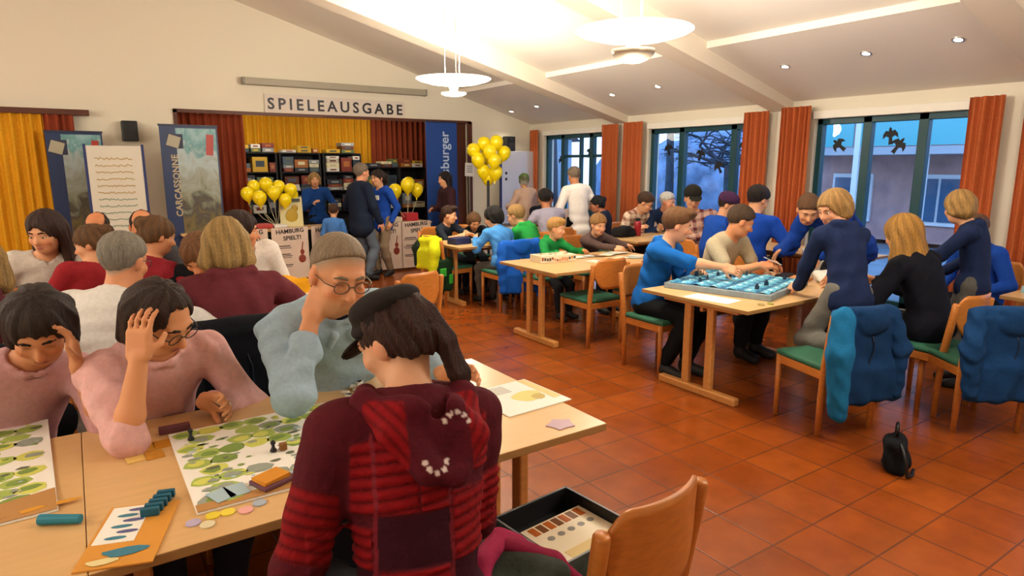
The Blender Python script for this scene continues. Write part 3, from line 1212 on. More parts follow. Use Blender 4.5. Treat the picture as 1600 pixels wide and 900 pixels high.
def tree(x, y, h, spread, label, seed):
    rr = random.Random(seed)
    e = empty('bare_tree', (x, y, 0), 0, label, 'tree', 'bare trees outside the windows')
    bm = B()
    tube(bm, [(0, 0, -.1), (.03, .02, h * .3), (-.02, .03, h * .62)], [.17, .13, .11], 10)
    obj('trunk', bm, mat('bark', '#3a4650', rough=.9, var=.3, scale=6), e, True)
    bm = B()

    def grow(p, d, L, r, lev):
        pts = [p]
        for k in range(3):
            d = (d + Vector((rr.uniform(-.25, .25), rr.uniform(-.3, .3), rr.uniform(-.12, .16 if lev < 2 else -.02)))).normalized()
            p = p + d * L / 3
            pts.append(p)
        tube(bm, pts, [r, r * .85, r * .7, r * .55], 5)
        if lev < 3:
            for k in range(3 if lev else 4):
                q = pts[rr.randint(1, 3)]
                a = rr.uniform(0, 2 * PI)
                grow(q, (d * .5 + Vector((.5 * math.cos(a), math.sin(a), rr.uniform(-.2, .35)))).normalized(), L * .62, r * .55, lev + 1)
    for k in range(7):
        a = 2 * PI * k / 7 + rr.uniform(-.3, .3)
        grow(Vector((-.02, .03, h * .6)), Vector((.6 * math.cos(a), math.sin(a), .35)).normalized(), spread * .55, .055, 0)
    obj('crown', bm, MATS['bark'], e, True)


tree(12.4, 9.55, 2.75, 1.75, 'bare knotty tree with a spreading crown outside the middle window', 3)
tree(15.5, 14.2, 4.6, 2.6, 'taller bare tree further off outside the middle window', 8)
tree(17, 22, 5, 2.6, 'bare tree far outside the window beside the stage wall', 12)
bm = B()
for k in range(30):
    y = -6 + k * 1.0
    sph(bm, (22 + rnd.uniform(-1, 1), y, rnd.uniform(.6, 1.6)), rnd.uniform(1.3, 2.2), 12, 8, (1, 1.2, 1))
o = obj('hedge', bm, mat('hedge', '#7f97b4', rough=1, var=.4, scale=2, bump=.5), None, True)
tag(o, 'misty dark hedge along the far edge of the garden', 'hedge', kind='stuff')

W = bpy.data.worlds.new('dusk_sky')
W.use_nodes = True
nt = W.node_tree
bg = nt.nodes['Background']
tc = nt.nodes.new('ShaderNodeTexCoord')
sx = nt.nodes.new('ShaderNodeSeparateXYZ')
rp = nt.nodes.new('ShaderNodeValToRGB')
rp.color_ramp.elements[0].color = (.42, .60, .88, 1)
rp.color_ramp.elements[0].position = .0
rp.color_ramp.elements[1].color = (.30, .48, .80, 1)
rp.color_ramp.elements[1].position = .5
nt.links.new(tc.outputs['Generated'], sx.inputs[0])
nt.links.new(sx.outputs['Z'], rp.inputs['Fac'])
nt.links.new(rp.outputs['Color'], bg.inputs['Color'])
bg.inputs['Strength'].default_value = 4.0
SC.world = W

# camera
cam = bpy.data.cameras.new('camera')
cam.sensor_width = 36
cam.lens = 36 * 1010 / 1600
cam.clip_start = .05
co = bpy.data.objects.new('camera', cam)
link(co)
co.location = (0, 0, 1.70)
co.rotation_euler = (PI / 2 - math.atan(192 / 1010), 0, -math.radians(34))
SC.camera = co
SC.view_settings.view_transform = 'Standard'
SC.view_settings.look = 'None'
SC.view_settings.exposure = -.05
SC.view_settings.gamma = .95
# ---------------------------------------------------------------- tables and chairs
def make_table(L=1.6, Wd=.98, h=.74):
    """long side along x, origin at the floor centre"""
    e = empty('table', (0, 0, 0))
    bm = B()
    box(bm, (0, 0, h - .014), (L, Wd, .028), bev=.003)
    for f in bm.faces:
        if abs(f.normal.z) < .5:
            f.material_index = 1
    obj('table_top', bm, [TOP, EDGE], e)
    for sx in (-1, 1):
        x = sx * (L / 2 - .12)
        bm = B()
        box(bm, (x, 0, .03), (.065, Wd * .74, .06), bev=.012)
        obj('foot', bm, WOOD, e)
        for sy in (-1, 1):
            bm = B()
            box(bm, (x, sy * .105, (h - .028 + .055) / 2), (.045, .062, h - .028 - .05), bev=.008)
            obj('leg', bm, WOOD, e)
        bm = B()
        box(bm, (x, 0, h - .05), (.05, Wd * .7, .04), bev=.006)
        obj('cross_bar', bm, WOOD, e)
    bm = B()
    box(bm, (0, 0, h - .075), (L - .25, .03, .07), bev=.006)
    obj('rail', bm, WOOD, e)
    return e


T0 = make_table()
T1H = .77


def table(x0, y0, label, h=.74, w=.98, l=1.6, rz=0, first=[True]):
    if first[0]:
        e = T0
        first[0] = False
    else:
        e = copy_tree(T0)
    e.location = (x0, y0, 0)
    e.rotation_euler = (0, 0, rz)
    e.scale = (l / 1.6, w / .98, h / .74)
    return tag(e, label, 'table', 'beech trestle tables in the hall')


table(.74, 2.15, 'beech table in front with the green and white board game on it', T1H)
table(-.861, 2.15, 'beech table at the left edge, joined to the near board game table', T1H)
table(4.46, 3.10, 'beech table carrying the blue landscape board game')
table(4.33, 5.0, 'beech table with scattered papers in front of the two boys', w=.92)
table(4.52, 7.03, 'beech table further back with a navy box and yellow pieces on it', w=.80)
table(6.6, 6.25, 'beech table by the bare-tree window with a red bottle on it', w=.75, l=1.45)
table(5.95, 8.15, 'table at the back in front of the man standing in white', w=.8)
table(6.93, 4.25, 'pale table along the windows with a white box on it', w=.72, l=1.55, rz=PI / 2)
table(.58, 4.62, 'table behind the denim-shirted man, used by the blond hooded player', w=.95, l=1.5)
table(-1.1, 4.62, 'table at the left edge in the second row', w=.95)
table(.35, 5.98, 'table in the third row, below the balding man', w=.7)


def make_chair():
    """faces +y, origin on the floor below the seat"""
    e = empty('chair', (0, 0, 0))
    for sx in (-1, 1):
        bm = B()
        tube(bm, [(sx * .205, -.20, .0), (sx * .207, -.205, .25), (sx * .208, -.215, .46), (sx * .215, -.25, .70), (sx * .215, -.262, .795), (sx * .215, -.263, .803)], [.018, .021, .024, .024, .0235, .019], 14)
        obj('leg', bm, WOODCH, e, True)
        bm = B()
        tube(bm, [(sx * .20, .20, .0), (sx * .20, .20, .43)], [.017, .021], 10)
        obj('leg', bm, WOODCH, e, True)
    bm = B()
    for sx in (-1, 1):
        box(bm, (sx * .20, 0, .40), (.022, .38, .055), bev=.004)
    box(bm, (0, .20, .40), (.38, .022, .055), bev=.004)
    box(bm, (0, -.205, .40), (.38, .022, .055), bev=.004)
    obj('seat_frame', bm, WOODCH, e)
    bm = B()
    box(bm, (0, .01, .447), (.43, .44, .04), bev=.016)
    obj('seat', bm, GREEN, e, True)
    # bent plywood back: curved across, rounded lower corners, drawn-up ends
    bm = B()
    nx, nz = 24, 10
    g = {}
    for sgn in (0, 1):
        for i in range(nx + 1):
            u = -1 + 2 * i / nx
            x = u * .203
            y = -.258 - .06 * (1 - u * u) + sgn * .011
            top = .852 - .085 * max(0, (abs(u) - .66) / .34) ** 2
            lo = .570 + .145 * max(0, (abs(u) - .5) / .5) ** 2
            for k in range(nz + 1):
                w = k / nz
                z = lo + (top - lo) * w
                g[sgn, i, k] = bm.verts.new((x, y - .03 * (z - .7), z))
    for sgn in (0, 1):
        for i in range(nx):
            for k in range(nz):
                bm.faces.new((g[sgn, i, k], g[sgn, i + 1, k], g[sgn, i + 1, k + 1], g[sgn, i, k + 1]))
    for i in range(nx):
        for k in (0, nz):
            bm.faces.new((g[0, i, k], g[0, i + 1, k], g[1, i + 1, k], g[1, i, k]))
    for k in range(nz):
        for i in (0, nx):
            bm.faces.new((g[0, i, k], g[0, i, k + 1], g[1, i, k + 1], g[1, i, k]))
    obj('backrest', bm, WOODCH, e, True)
    return e


C0 = make_chair()


def chair(x, y, face, label, first=[True]):
    if first[0]:
        e = C0
        first[0] = False
    else:
        e = copy_tree(C0)
    e.location = (x, y, 0)
    e.rotation_euler = (0, 0, math.radians(face - 90))
    return tag(e, label, 'chair', 'beech chairs with green seats')


chair(1.18, 1.37, 97, 'empty beech chair in front carrying the open game box')
chair(4.04, 2.26, 73, 'beech chair with the teal and blue jacket, on which the boy kneels')
chair(4.86, 1.72, 55, 'beech chair with a blue jacket at the right edge')
chair(4.09, 4.68, 90, 'empty beech chair pushed in at the table with scattered papers')
chair(4.72, 4.62, 84, 'beech chair behind the blue-hooded boy, with a bag strap on its back')
chair(4.02, 3.72, -90, 'beech chair the blue-hooded boy sits on')
chair(4.80, 3.86, -90, 'beech chair the man in the beige shirt sits on')
chair(4.24, 6.42, 90, 'beech chair with the bright blue jacket over its back')
chair(4.75, 6.45, 90, 'beech chair under the green-hooded boy seen from behind')
chair(4.14, 7.85, -90, 'beech chair under the dark-haired boy at the back table')
chair(4.6, 7.9, -90, 'beech chair under the boy in black at the back table')
chair(3.86, 7.16, 8, 'beech chair with the yellow safety vest and green bag')
chair(4.44, 5.86, -90, 'beech chair under the smiling boy in the green hoodie')
chair(5.05, 5.88, -90, 'beech chair under the boy in the grey brown sweater')
chair(4.93, 6.42, -95, 'empty beech chair back seen between the two boys facing us')
chair(.62, 2.98, -90, 'chair with the black coat over it between the pink and denim players')
chair(.92, 3.05, -95, 'chair under the man in the denim shirt')
chair(.12, 3.02, -85, 'chair under the woman in the pink jumper')
chair(2.22, 4.95, 100, 'light beech chair back behind the woman wearing the cap')
chair(.58, 1.02, 90, 'chair under the woman in the patterned red jacket')
chair(.67, 3.72, 90, 'chair under the blond player in the burgundy hoodie')
chair(-.42, 3.06, -90, 'chair with a black coat at the left edge')
chair(4.98, 2.05, 85, 'chair under the long-haired girl in the dark jacket')
chair(.0, 3.72, 90, 'chair under the grey-haired man in the white jacket')


# ---------------------------------------------------------------- jackets over chairs
def drape(amp, fr, top, seed):
    """hanging folds that deepen towards the hem"""
    r = np.random.RandomState(seed)
    p = r.uniform(0, 6.28, 4)

    def g(x, y, z):
        d = np.clip(top - z, 0, .6) / .4
        q = x + .05 * np.sin(z * 7 + p[3])
        return (amp * d * (np.sin(q * fr + p[0]) + .6 * np.sin(q * fr * 2.1 + p[1] + y * 9)) + .0025 * np.sin(z * 38 + x * 22 + p[2]) + 0 * y).astype(np.float32)
    return g


def jacket(x, y, face, label, c, c2=None, sleeve=None, low=.30, hood=True, seed=1, w=.24, side=1., cat='jacket', name='jacket', zt=.84):
    e = empty(name, (x, y, 0), math.radians(face - 90), label, cat)
    F = Field()
    F.rbox((0, -.325, (zt + low) / 2 - .02), (w - .03, .004, (zt - low) / 2 - .04), .018, k=.02)
    F.rbox((0, -.34, low + .10), (w - .005, .004, .09), .018, k=.09)
    F.cap((-w + .05, -.285, zt - .03), (w - .05, -.285, zt - .03), .045, k=.05)
    F.rbox((0, -.20, zt - .14), (w - .05, .004, .11), .014, k=.04)
    if hood:
        F.ell((0, -.35, zt - .07), (.12, .035, .085), k=.02)
        F.cap((-.09, -.33, zt - .01), (.09, -.33, zt - .01), .028, k=.02)
    F.disp(drape(.0065, 22, zt - .04, seed))
    v, f = F.mesh(.008)
    npmesh('coat', v, f, cloth(c), e)
    bm = B()
    tube(bm, [(.02 * math.sin(k), -.352 - .006 * k / 8, zt - .16 - (zt - low - .2) * k / 8) for k in range(9)], .004, 6)
    obj('seam', bm, flat('#0c1a30' if c != '#d8e020' else '#b8bcc0'), e, True)
    for s in (-1, 1):
        F = Field()
        k = 1.2 if s == side else 1.
        a = (s * (w - .035), -.29, zt - .05)
        b = (s * (w + .015), -.345, (zt + low) / 2 + .03)
        d = (s * (w - .005), -.35, low - .06 if s == side else low + .03)
        F.cap(a, b, .058 * k, .060 * k, k=.03)
        F.cap(b, d, .060 * k, .046 * k, k=.03)
        F.disp(folds(.005, 30, seed + 3 + s))
        v, f = F.mesh(.008)
        npmesh('sleeve', v, f, cloth((sleeve or c) if s != side else (c2 or sleeve or c)), e)
    return e


jacket(4.04, 2.26, 73, 'blue jacket with one teal sleeve hung over the kneeling boy\'s chair', '#11365f', c2='#1b6c9c', low=.27, side=-1, seed=4, w=.215)
jacket(4.86, 1.72, 55, 'dark blue jacket with a teal sleeve over the chair at the right edge', '#123a66', c2='#1a70a2', low=.28, side=1, seed=6)
jacket(4.24, 6.42, 90, 'bright blue jacket over the chair of the boy in light blue', '#1c5fc4', low=.26, seed=7, w=.27)
jacket(.62, 3.54, 90, 'black coat draped over the chair between the pink and denim players', '#12141c', low=.25, hood=False, seed=8, w=.25, zt=.97)
jacket(-.42, 3.60, 90, 'black coat draped over the chair at the left edge', '#12141c', low=.25, hood=False, seed=10, w=.25, zt=.96)
jacket(3.86, 7.16, 8, 'yellow and dark safety vest over the chair at the back table end', '#d8e020', c2='#d8e020', sleeve='#1d2a20', low=.46, hood=False, seed=11, w=.17)
e = empty('bag', (3.66, 6.98, 0), .2, 'dark bag with bright green panels hanging at the back table end', 'bag')
F = Field()
F.rbox((0, 0, .38), (.08, .05, .16), .05)
F.disp(folds(.008, 25, 3))
v, f = F.mesh(.012)
npmesh('bag_body', v, f, cloth('#18331c'), e)
bm = B()
box(bm, (-.05, -.10, .42), (.10, .02, .10), bev=.008)
box(bm, (.07, -.10, .33), (.06, .02, .12), bev=.008)
obj('panel', bm, cloth('#3fae3a'), e)
bm = B()
tube(bm, [(-.06, 0, .56), (-.05, 0, .70), (.03, 0, .72), (.06, 0, .56)], .012, 6)
obj('strap', bm, BLACK, e, True)


def lump(name, loc, hx, r, c, label, cat, seed=1, rz=0., amp=.012, fr=20, m=None, group=None, trims=None):
    e = empty(name, loc, rz, label, cat, group)
    F = Field()
    F.rbox((0, 0, hx[2] + r), hx, r, k=.02)
    F.disp(folds(amp, fr, seed))
    v, f = F.mesh(.010)
    npmesh('cloth', v, f, m or cloth(c), e)
    if trims:
        for pts, rr, cc in trims:
            F = Field()
            for a, b in zip(pts, pts[1:]):
                F.cap(a, b, rr, k=.02)
            F.disp(folds(.006, 30, seed + 2))
            v, f = F.mesh(.008)
            npmesh('lining', v, f, cloth(cc), e)
    return e


lump('jacket', (.86, 1.33, .468), (.12, .10, .04), .04, '#3a4038', 'dark green jacket with magenta lining bunched on the seat beside the red-jacketed woman', 'jacket', 3, .4,
     trims=[([(-.17, -.08, .14), (-.05, .03, .185), (.09, .07, .175), (.18, .03, .10)], .026, '#96244a'), ([(.08, .05, .16), (.15, -.08, .12), (.18, -.14, .05)], .03, '#861f40')])
lump('jacket', (1.18, 4.52, .74), (.06, .10, .06), .04, '#e0a21c', 'orange yellow folded jacket lying on the second row table', 'jacket', 5, .3)
e = empty('bag', (3.70, 1.62, 0), .5, 'small black bag with straps standing on the floor at the right', 'bag')
F = Field()
F.rbox((0, 0, .095), (.05, .03, .065), .03, k=.02)
F.ell((.01, .0, .15), (.065, .05, .075), k=.03)
F.ell((.0, -.055, .08), (.055, .03, .055), k=.02)
F.disp(folds(.007, 30, 6))
v, f = F.mesh(.008)
npmesh('bag_body', v, f, cloth('#15171c'), e)
bm = B()
tube(bm, [(-.03, 0, .215), (-.025, 0, .27), (.02, 0, .275), (.03, 0, .215)], .009, 6)
obj('handle', bm, BLACK, e, True)
bm = B()
tube(bm, [(-.07, -.02, .19), (-.12, -.05, .10), (-.11, -.06, .02), (-.05, -.09, .012), (.03, -.10, .012)], .009, 6)
obj('strap', bm, BLACK, e, True)
bm = B()
box(bm, (1.27, 4.36, .79), (.07, .09, .10), rz3(.3), bev=.01)
tag(obj('box', bm, PAPER), 'small white box beside the orange yellow jacket', 'box')
bm = B()
tube(bm, [(1.30 + .09 * math.cos(a) * (1 + .1 * math.sin(5 * a)), 4.18 + .05 * math.sin(a), .747 + .012 * abs(math.sin(2.3 * a))) for a in [i * .25 for i in range(44)]], .005, 6)
tag(obj('cable', bm, flat('#d8d6d0')), 'coiled pale cable on the second row table', 'cable')

# ---------------------------------------------------------------- things on the near table
TZ = T1H


def card(name, cx, cy, z, w, l, rz, m, label, cat, th=.002, group=None, tilt=None):
    bm = B()
    box(bm, (0, 0, th / 2), (w, l, th))
    o = obj(name, bm, m, None, False, (cx, cy, z), rz)
    if tilt:
        o.rotation_euler = (tilt[0], tilt[1], rz)
    return tag(o, label, cat, group)


BC = {'w': flat('#f3f2ea'), 'g': flat('#a8bf5e'), 'g2': flat('#7f9c4c'), 'y': flat('#d3d86a'), 'gr': flat('#98a296'), 'br': flat('#b98a50'), 'o': flat('#d99a2b'), 'd': flat('#69725c'), 'b': flat('#b5cdd6'), 'k': flat('#191919')}


def game_board(name, loc, rz, w, l, label, seed, dense=70):
    e = empty(name, loc, rz, label, 'game board')
    bm = B()
    box(bm, (0, 0, .003), (w, l, .006), bev=.001)
    obj('board', bm, BC['w'], e)
    ms = ['g', 'g2', 'y', 'gr', 'br', 'd', 'b', 'o']
    bm = B()
    rr = random.Random(seed)
    r = .043
    z = .0062
    rows = int(l / (r * 1.6))
    for j in range(rows):
        for i in range(int(w / (r * 1.78))):
            x = -w / 2 + .05 + i * r * 1.78 + (r * .89 if j % 2 else 0)
            y = -l / 2 + .055 + j * r * 1.55
            if x > w / 2 - .04 or y > l / 2 - .03:
                continue
            edge = j >= rows - 2 or i == 0
            if rr.random() < (.97 if edge else .66):
                k = rr.choice([0, 0, 0, 0, 2, 1, 3] if rr.random() < .9 else [0, 4])
                prism(bm, disc_pts(x, y, r * .98, r * .82, 9, .12, rr.uniform(0, 6)), z, z + .0006, k)
                prism(bm, disc_pts(x + rr.uniform(-.01, .01), y + rr.uniform(-.008, .008), r * .62, r * .45, 8, .2, rr.uniform(0, 6)), z + .0006, z + .0011, rr.choice([0, 2, 1, 1, 3, 1]))
    for k in range(130):
        x, y = rr.uniform(-w / 2 + .03, w / 2 - .03), rr.uniform(-l / 2 + .06, l / 2 - .03)
        q = rr.uniform(.004, .011)
        prism(bm, disc_pts(x, y, q * rr.uniform(1, 2.2), q, 7, .2, k), z + .0012, z + .0016, rr.choice((3, 5, 1, 3, 6, 2)))
    # brown landscape strip along one edge
    prism(bm, [(-w / 2 + .002, -l / 2 + .002), (w / 2 - .002, -l / 2 + .002), (w / 2 - .002, -l / 2 + .15), (.12, -l / 2 + .10), (-.05, -l / 2 + .05), (-w / 2 + .002, -l / 2 + .045)], z + .0012, z + .0018, 4)
    for k in range(9):
        x = -w / 2 + .1 + k * .08
        prism(bm, disc_pts(x, -l / 2 + .035, .03, .014, 8, .3, k), z + .002, z + .0026, rr.choice([7, 4, 7, 0]))
    obj('print', bm, [BC[k] for k in ms], e)
    return e


BZ = TZ + .0005
game_board('game_board', (.60, 2.115, BZ), 0., .82, .63, 'white board game board printed with green hexes on the near table', 5)
game_board('game_board', (-.50, 2.42, BZ), .05, .72, .80, 'second green and white game board at the left edge', 9)
TP = BZ + .009


def pawn(x, y, m, label, h=.035):
    bm = B()
    lathe(bm, [(0.0, 0), (.011, 0), (.011, .004), (.006, .012), (.005, h * .6), (.0001, h * .62)], n=12)
    sph(bm, (0, 0, h * .72), .0085, 10, 8)
    return tag(obj('pawn', bm, m, None, True, (x, y, TP)), label, 'pawn', 'game pawns')


pawn(.25, 2.33, BC['k'], 'black pawn at the far left corner of the green board', .045)
pawn(.46, 2.08, BC['k'], 'black pawn near the middle of the green board', .04)
for x, y, c, w in ((.49, 2.075, '#8a5a24', 'brown wooden cube next to the middle black pawn'), (.63, 2.20, '#5a2c18', 'dark brown cube on the right part of the green board'),
                   (.655, 2.215, '#c86a20', 'orange cube on the right part of the green board')):
    bm = B()
    box(bm, (0, 0, .011), (.022, .022, .022), bev=.002)
    tag(obj('cube_token', bm, flat(c), None, False, (x, y, TP)), w, 'game piece', 'wooden cubes on the board')
e = empty('card_tray', (.405, 1.865, TP), .35, 'orange card pile in a purple brown tray on the board edge', 'card tray')
bm = B()
box(bm, (0, 0, .006), (.105, .085, .012), bev=.003)
obj('tray', bm, flat('#6b4050'), e)
bm = B()
for k in range(4):
    box(bm, (-.004, .002, .0135 + k * .0028), (.085, .066, .0024), rz3(.02 * k))
obj('cards', bm, flat('#d58f22'), e)
for i, (x, y, r) in enumerate(((.262, 1.865, .3), (.305, 1.872, .1))):
    card('card', x, y, TP, .055, .075, r, flat('#a9c3cc'), 'pale blue game card on the lower left corner of the board, %s one' % ('left' if i == 0 else 'right'), 'card', group='pale blue cards')
for x, y, c, n in ((.175, 1.765, '#b9aecb', 'lilac'), (.205, 1.735, '#ddd3ae', 'cream'), (.225, 1.775, '#e5cf3a', 'first bright yellow'), (.262, 1.772, '#ead84a', 'second yellow'), (.305, 1.755, '#e3a9a6', 'pink'), (.345, 1.775, '#a9b6c2', 'grey blue')):
    bm = B()
    cyl(bm, (0, 0, 0), (0, 0, .003), .019, n=20)
    tag(obj('token', bm, flat(c), None, False, (x, y, TZ + .0005)), n + ' round token on the table below the board', 'token', 'round cardboard tokens')
e = empty('player_board', (.035, 1.80, TZ + .0005), -.32, 'orange and white player board with teal blocks, at the near left table corner', 'player board')
bm = B()
box(bm, (0, 0, .002), (.17, .30, .004))
obj('board', bm, flat('#d8983c'), e)
bm = B()
box(bm, (-.03, .05, .0045), (.095, .185, .001))
for k in range(6):
    prism(bm, disc_pts(-.03 + .02 * (k % 2), -.02 + k * .028, .026, .008, 10), .0052, .0058, 1 + k % 2)
prism(bm, disc_pts(.01, -.09, .05, .02, 12, .2), .0052, .0058, 1)
prism(bm, disc_pts(-.03, -.125, .035, .014, 10, .2), .0052, .0058, 3)
obj('print', bm, [flat('#efeee6'), flat('#3b7f96'), flat('#5b5f8e'), flat('#e6d9a0')], e)
for k in range(5):
    bm = B()
    box(bm, (0, 0, .011), (.045, .016, .022), bev=.002)
    o = obj('wooden_block', bm, flat('#0f5f78', .4), None, False, (.085 + .012 * k, 1.865 + .021 * k, TZ + .005), -.3)
    tag(o, 'teal wooden block standing in a row on the player board, %s from the near end' % ('first', 'second', 'third', 'fourth', 'fifth')[k], 'game piece', 'teal wooden blocks')
bm = B()
cyl(bm, (-.16, 1.985, TZ + .014), (-.07, 1.93, TZ + .014), .014, .012, 12)
tag(obj('marker', bm, flat('#1f7f96')), 'teal marker lying on the left table below the second game board', 'marker')
for i, (x, y, r, c) in enumerate(((.06, 2.37, .05, '#cf8f1e'), (.115, 2.36, .0, '#d9a235'), (.165, 2.365, .02, '#c88718'), (.08, 2.29, .1, '#e0bb6a'), (.135, 2.285, .06, '#c78a2a'))):
    card('card', x, y, TZ + .0005, .052, .065, r, flat(c), 'amber game card on the table beside the board, %s' % ('far row left', 'far row middle', 'far row right', 'near row left', 'near row right')[i], 'card', .003, 'amber game cards')
bm = B()
box(bm, (0, 0, .012), (.10, .03, .024), bev=.003)
tag(obj('box', bm, flat('#70404a'), None, False, (.215, 2.46, TZ + .0005), -.02), 'small plum coloured box at the far left corner of the board', 'box')
rr = random.Random(4)
for k in range(12):
    x, y = .88 + rr.uniform(-.05, .06), 2.50 + rr.uniform(-.07, .07)
    bm = B()
    box(bm, (0, 0, .004), (.022, .03, .008), bev=.001)
    o = obj('tile', bm, flat('#e4e0d6'), None, False, (x, y, TZ + .0005 + .009 * (k % 3)), rr.uniform(0, 3))
    tag(o, 'small white game tile in the heap before the denim-shirted man', 'tile', 'heap of white tiles')
e = empty('rule_sheet', (1.42, 2.065, TZ + .0005), .05, 'open white game rule sheet with small pictures at the right table end', 'rule sheet')
bm = B()
box(bm, (0, 0, .002), (.31, .31, .004))
obj('paper', bm, PAPER, e)
for pts, z, c in ((disc_pts(.035, -.02, .07, .055, 14, .1), .0042, '#cfc66a'), (disc_pts(.07, -.05, .03, .03, 10, .1), .0047, '#b89f3c'),
                  (disc_pts(-.10, .07, .035, .06, 10, .2), .0042, '#a9bcc6'), ([(.11, -.10), (.15, -.10), (.15, .15), (.11, .15)], .0042, '#d9c07a')):
    bm = B()
    prism(bm, pts, z, z + .0005)
    obj('picture', bm, flat(c), e)
bm = B()
for k in range(6):
    box(bm, (-.03, .13 - k * .014, .0044), (.09, .005, .0006))
obj('text', bm, flat('#8d8d88'), e)
bm = B()
pts = []
for k in range(10):
    a = k * PI / 5 + .3
    r = .058 if k % 2 == 0 else .042
    pts.append((r * math.cos(a), r * math.sin(a) * .9))
prism(bm, pts, 0, .003)
tag(obj('star_tile', bm, flat('#b79aa8'), None, False, (1.39, 1.745, TZ + .0005)), 'lilac star shaped cardboard tile on the bare table end', 'tile')

# open game box and booklet on the near chair
e = empty('game_box', (1.22, 1.50, .47), .10, 'open black game box with a printed insert standing on the near chair', 'game box')
bm = B()
w, l, h = .33, .33, .09
box(bm, (0, 0, .003), (w, l, .006))
for s in (-1, 1):
    box(bm, (s * (w / 2 - .003), 0, h / 2), (.006, l, h))
    box(bm, (0, s * (l / 2 - .003), h / 2), (w, .006, h))
obj('tray', bm, mat('box_black', '#16161a', rough=.5), e)
bm = B()
for s in (-1, 1):
    box(bm, (s * (w / 2 + .0006), 0, h / 2), (.001, l * .98, h * .94))
    box(bm, (0, s * (l / 2 + .0006), h / 2), (w * .98, .001, h * .94))
obj('side_print', bm, mat('box_side', '#3f4a45', rough=.5, var=.5, scale=30), e)
bm = B()
for s in (-1, 1):
    box(bm, (s * (w / 2 - .002), 0, h), (.007, l + .003, .003))
    box(bm, (0, s * (l / 2 - .002), h), (w + .003, .007, .003))
obj('rim', bm, flat('#7d8688'), e)
bm = B()
box(bm, (0, 0, .012), (.315, .315, .012))
obj('insert', bm, BLACK, e)
bm = B()
box(bm, (.02, -.03, .05), (.27, .24, .006), mi=0)
for k in range(7):
    box(bm, (-.08 + k * .034, .06, .0535), (.026, .045, .001), mi=1 + k % 2)
for k in range(5):
    prism(bm, disc_pts(-.06 + k * .045, -.0, .014, .012, 12), .0532, .0537, 3)
box(bm, (.02, -.105, .0535), (.20, .05, .001), mi=4)
obj('printed_sheet', bm, [flat('#e9dfc4'), flat('#b8641c'), flat('#7a4a1c'), flat('#8d8b84'), flat('#dcc68a')], e)
e = empty('booklet', (1.285, 1.215, .4685), .1, 'white booklet with a red brown picture lying on the near chair seat', 'booklet')
bm = B()
box(bm, (0, 0, .008), (.25, .13, .016), bev=.002)
obj('cover', bm, PAPER, e)
bm = B()
sph(bm, (.075, -.005, .016), .03, 12, 8, (.7, 1, .06))
sph(bm, (.08, .04, .016), .016, 10, 8, (1, 1, .08))
sph(bm, (-.05, .01, .016), .03, 12, 8, (1.6, .6, .06))
obj('picture', bm, flat('#a8432a'), e, True)

# ---------------------------------------------------------------- blue landscape game
e = empty('game_board', (4.36, 3.23, .7405), .27, 'grey edged blue landscape game board on the table at the right', 'game board')
bm = B()
box(bm, (0, 0, .022), (.86, .84, .044), bev=.004)
obj('tray', bm, mat('tray_grey', '#8796a0', rough=.5, var=.15, scale=20), e)
bm = B()
n = 40
g = [[bm.verts.new((-.40 + .80 * i / n, -.39 + .78 * j / n, .046 + .014 * (math.sin(i * .55 + 1.3 * math.sin(j * .37)) * math.sin(j * .48 + .8)) ** 2)) for j in range(n + 1)] for i in range(n + 1)]
for i in range(n):
    for j in range(n):
        f = bm.faces.new((g[i][j], g[i + 1][j], g[i + 1][j + 1], g[i][j + 1]))
        zz = sum(v.co.z for v in f.verts) / 4
        f.material_index = 0 if zz < .0475 else (1 if zz < .055 else 2)
obj('landscape', bm, [flat('#2a6f9c'), flat('#5fb0cf'), flat('#bfe0ea')], e)
rr = random.Random(11)
for k in range(14):
    bm = B()
    h = rr.choice((.02, .03, .04))
    if k % 3 == 2:
        cyl(bm, (0, 0, 0), (0, 0, h), .012, .004, 8)
    else:
        box(bm, (0, 0, h / 2), (.03, .02, h), bev=.003)
        box(bm, (0, 0, h + .006), (.018, .012, .012), bev=.002)
    x, y = rr.uniform(-.34, .34), rr.uniform(-.34, .34)
    c, s = math.cos(.27), math.sin(.27)
    o = obj('game_piece', bm, flat('#16344f' if k % 5 else '#e6eef0'), None, False, (4.36 + x * c - y * s, 3.23 + x * s + y * c, .801), rr.uniform(0, 3))
    tag(o, 'small dark building piece on the blue landscape board' if k % 5 else 'small white building piece on the blue landscape board', 'game piece', 'dark pieces on the blue board' if k % 5 else 'white pieces on the blue board')
card('sheet', 3.80, 3.02, .7405, .19, .36, .15, PAPER, 'white sheet on the near left corner of the blue game table', 'paper')
for x, y, c, w in ((3.90, 2.68, '#b0a06a', 'olive cardboard counter, left one at the near corner of the blue board'), (3.98, 2.66, '#a4a25a', 'olive cardboard counter, right one at the near corner of the blue board')):
    bm = B()
    cyl(bm, (0, 0, 0), (0, 0, .012), .022, n=14)
    tag(obj('token', bm, flat(c), None, False, (x, y, .7405)), w, 'token')
card('card_deck', 5.06, 3.12, .7405, .20, .16, .3, flat('#c98a4a'), 'brown card box right of the blue board', 'card box', .02)
card('tray', 5.12, 3.30, .7405, .20, .10, .2, BLACK, 'black tray lying behind the brown card box', 'tray', .02)
lump('cloth', (5.12, 2.92, .74), (.05, .05, .02), .03, '#cfccc4', 'crumpled pale cloth beside the kneeling boy\'s arm', 'cloth', 8)

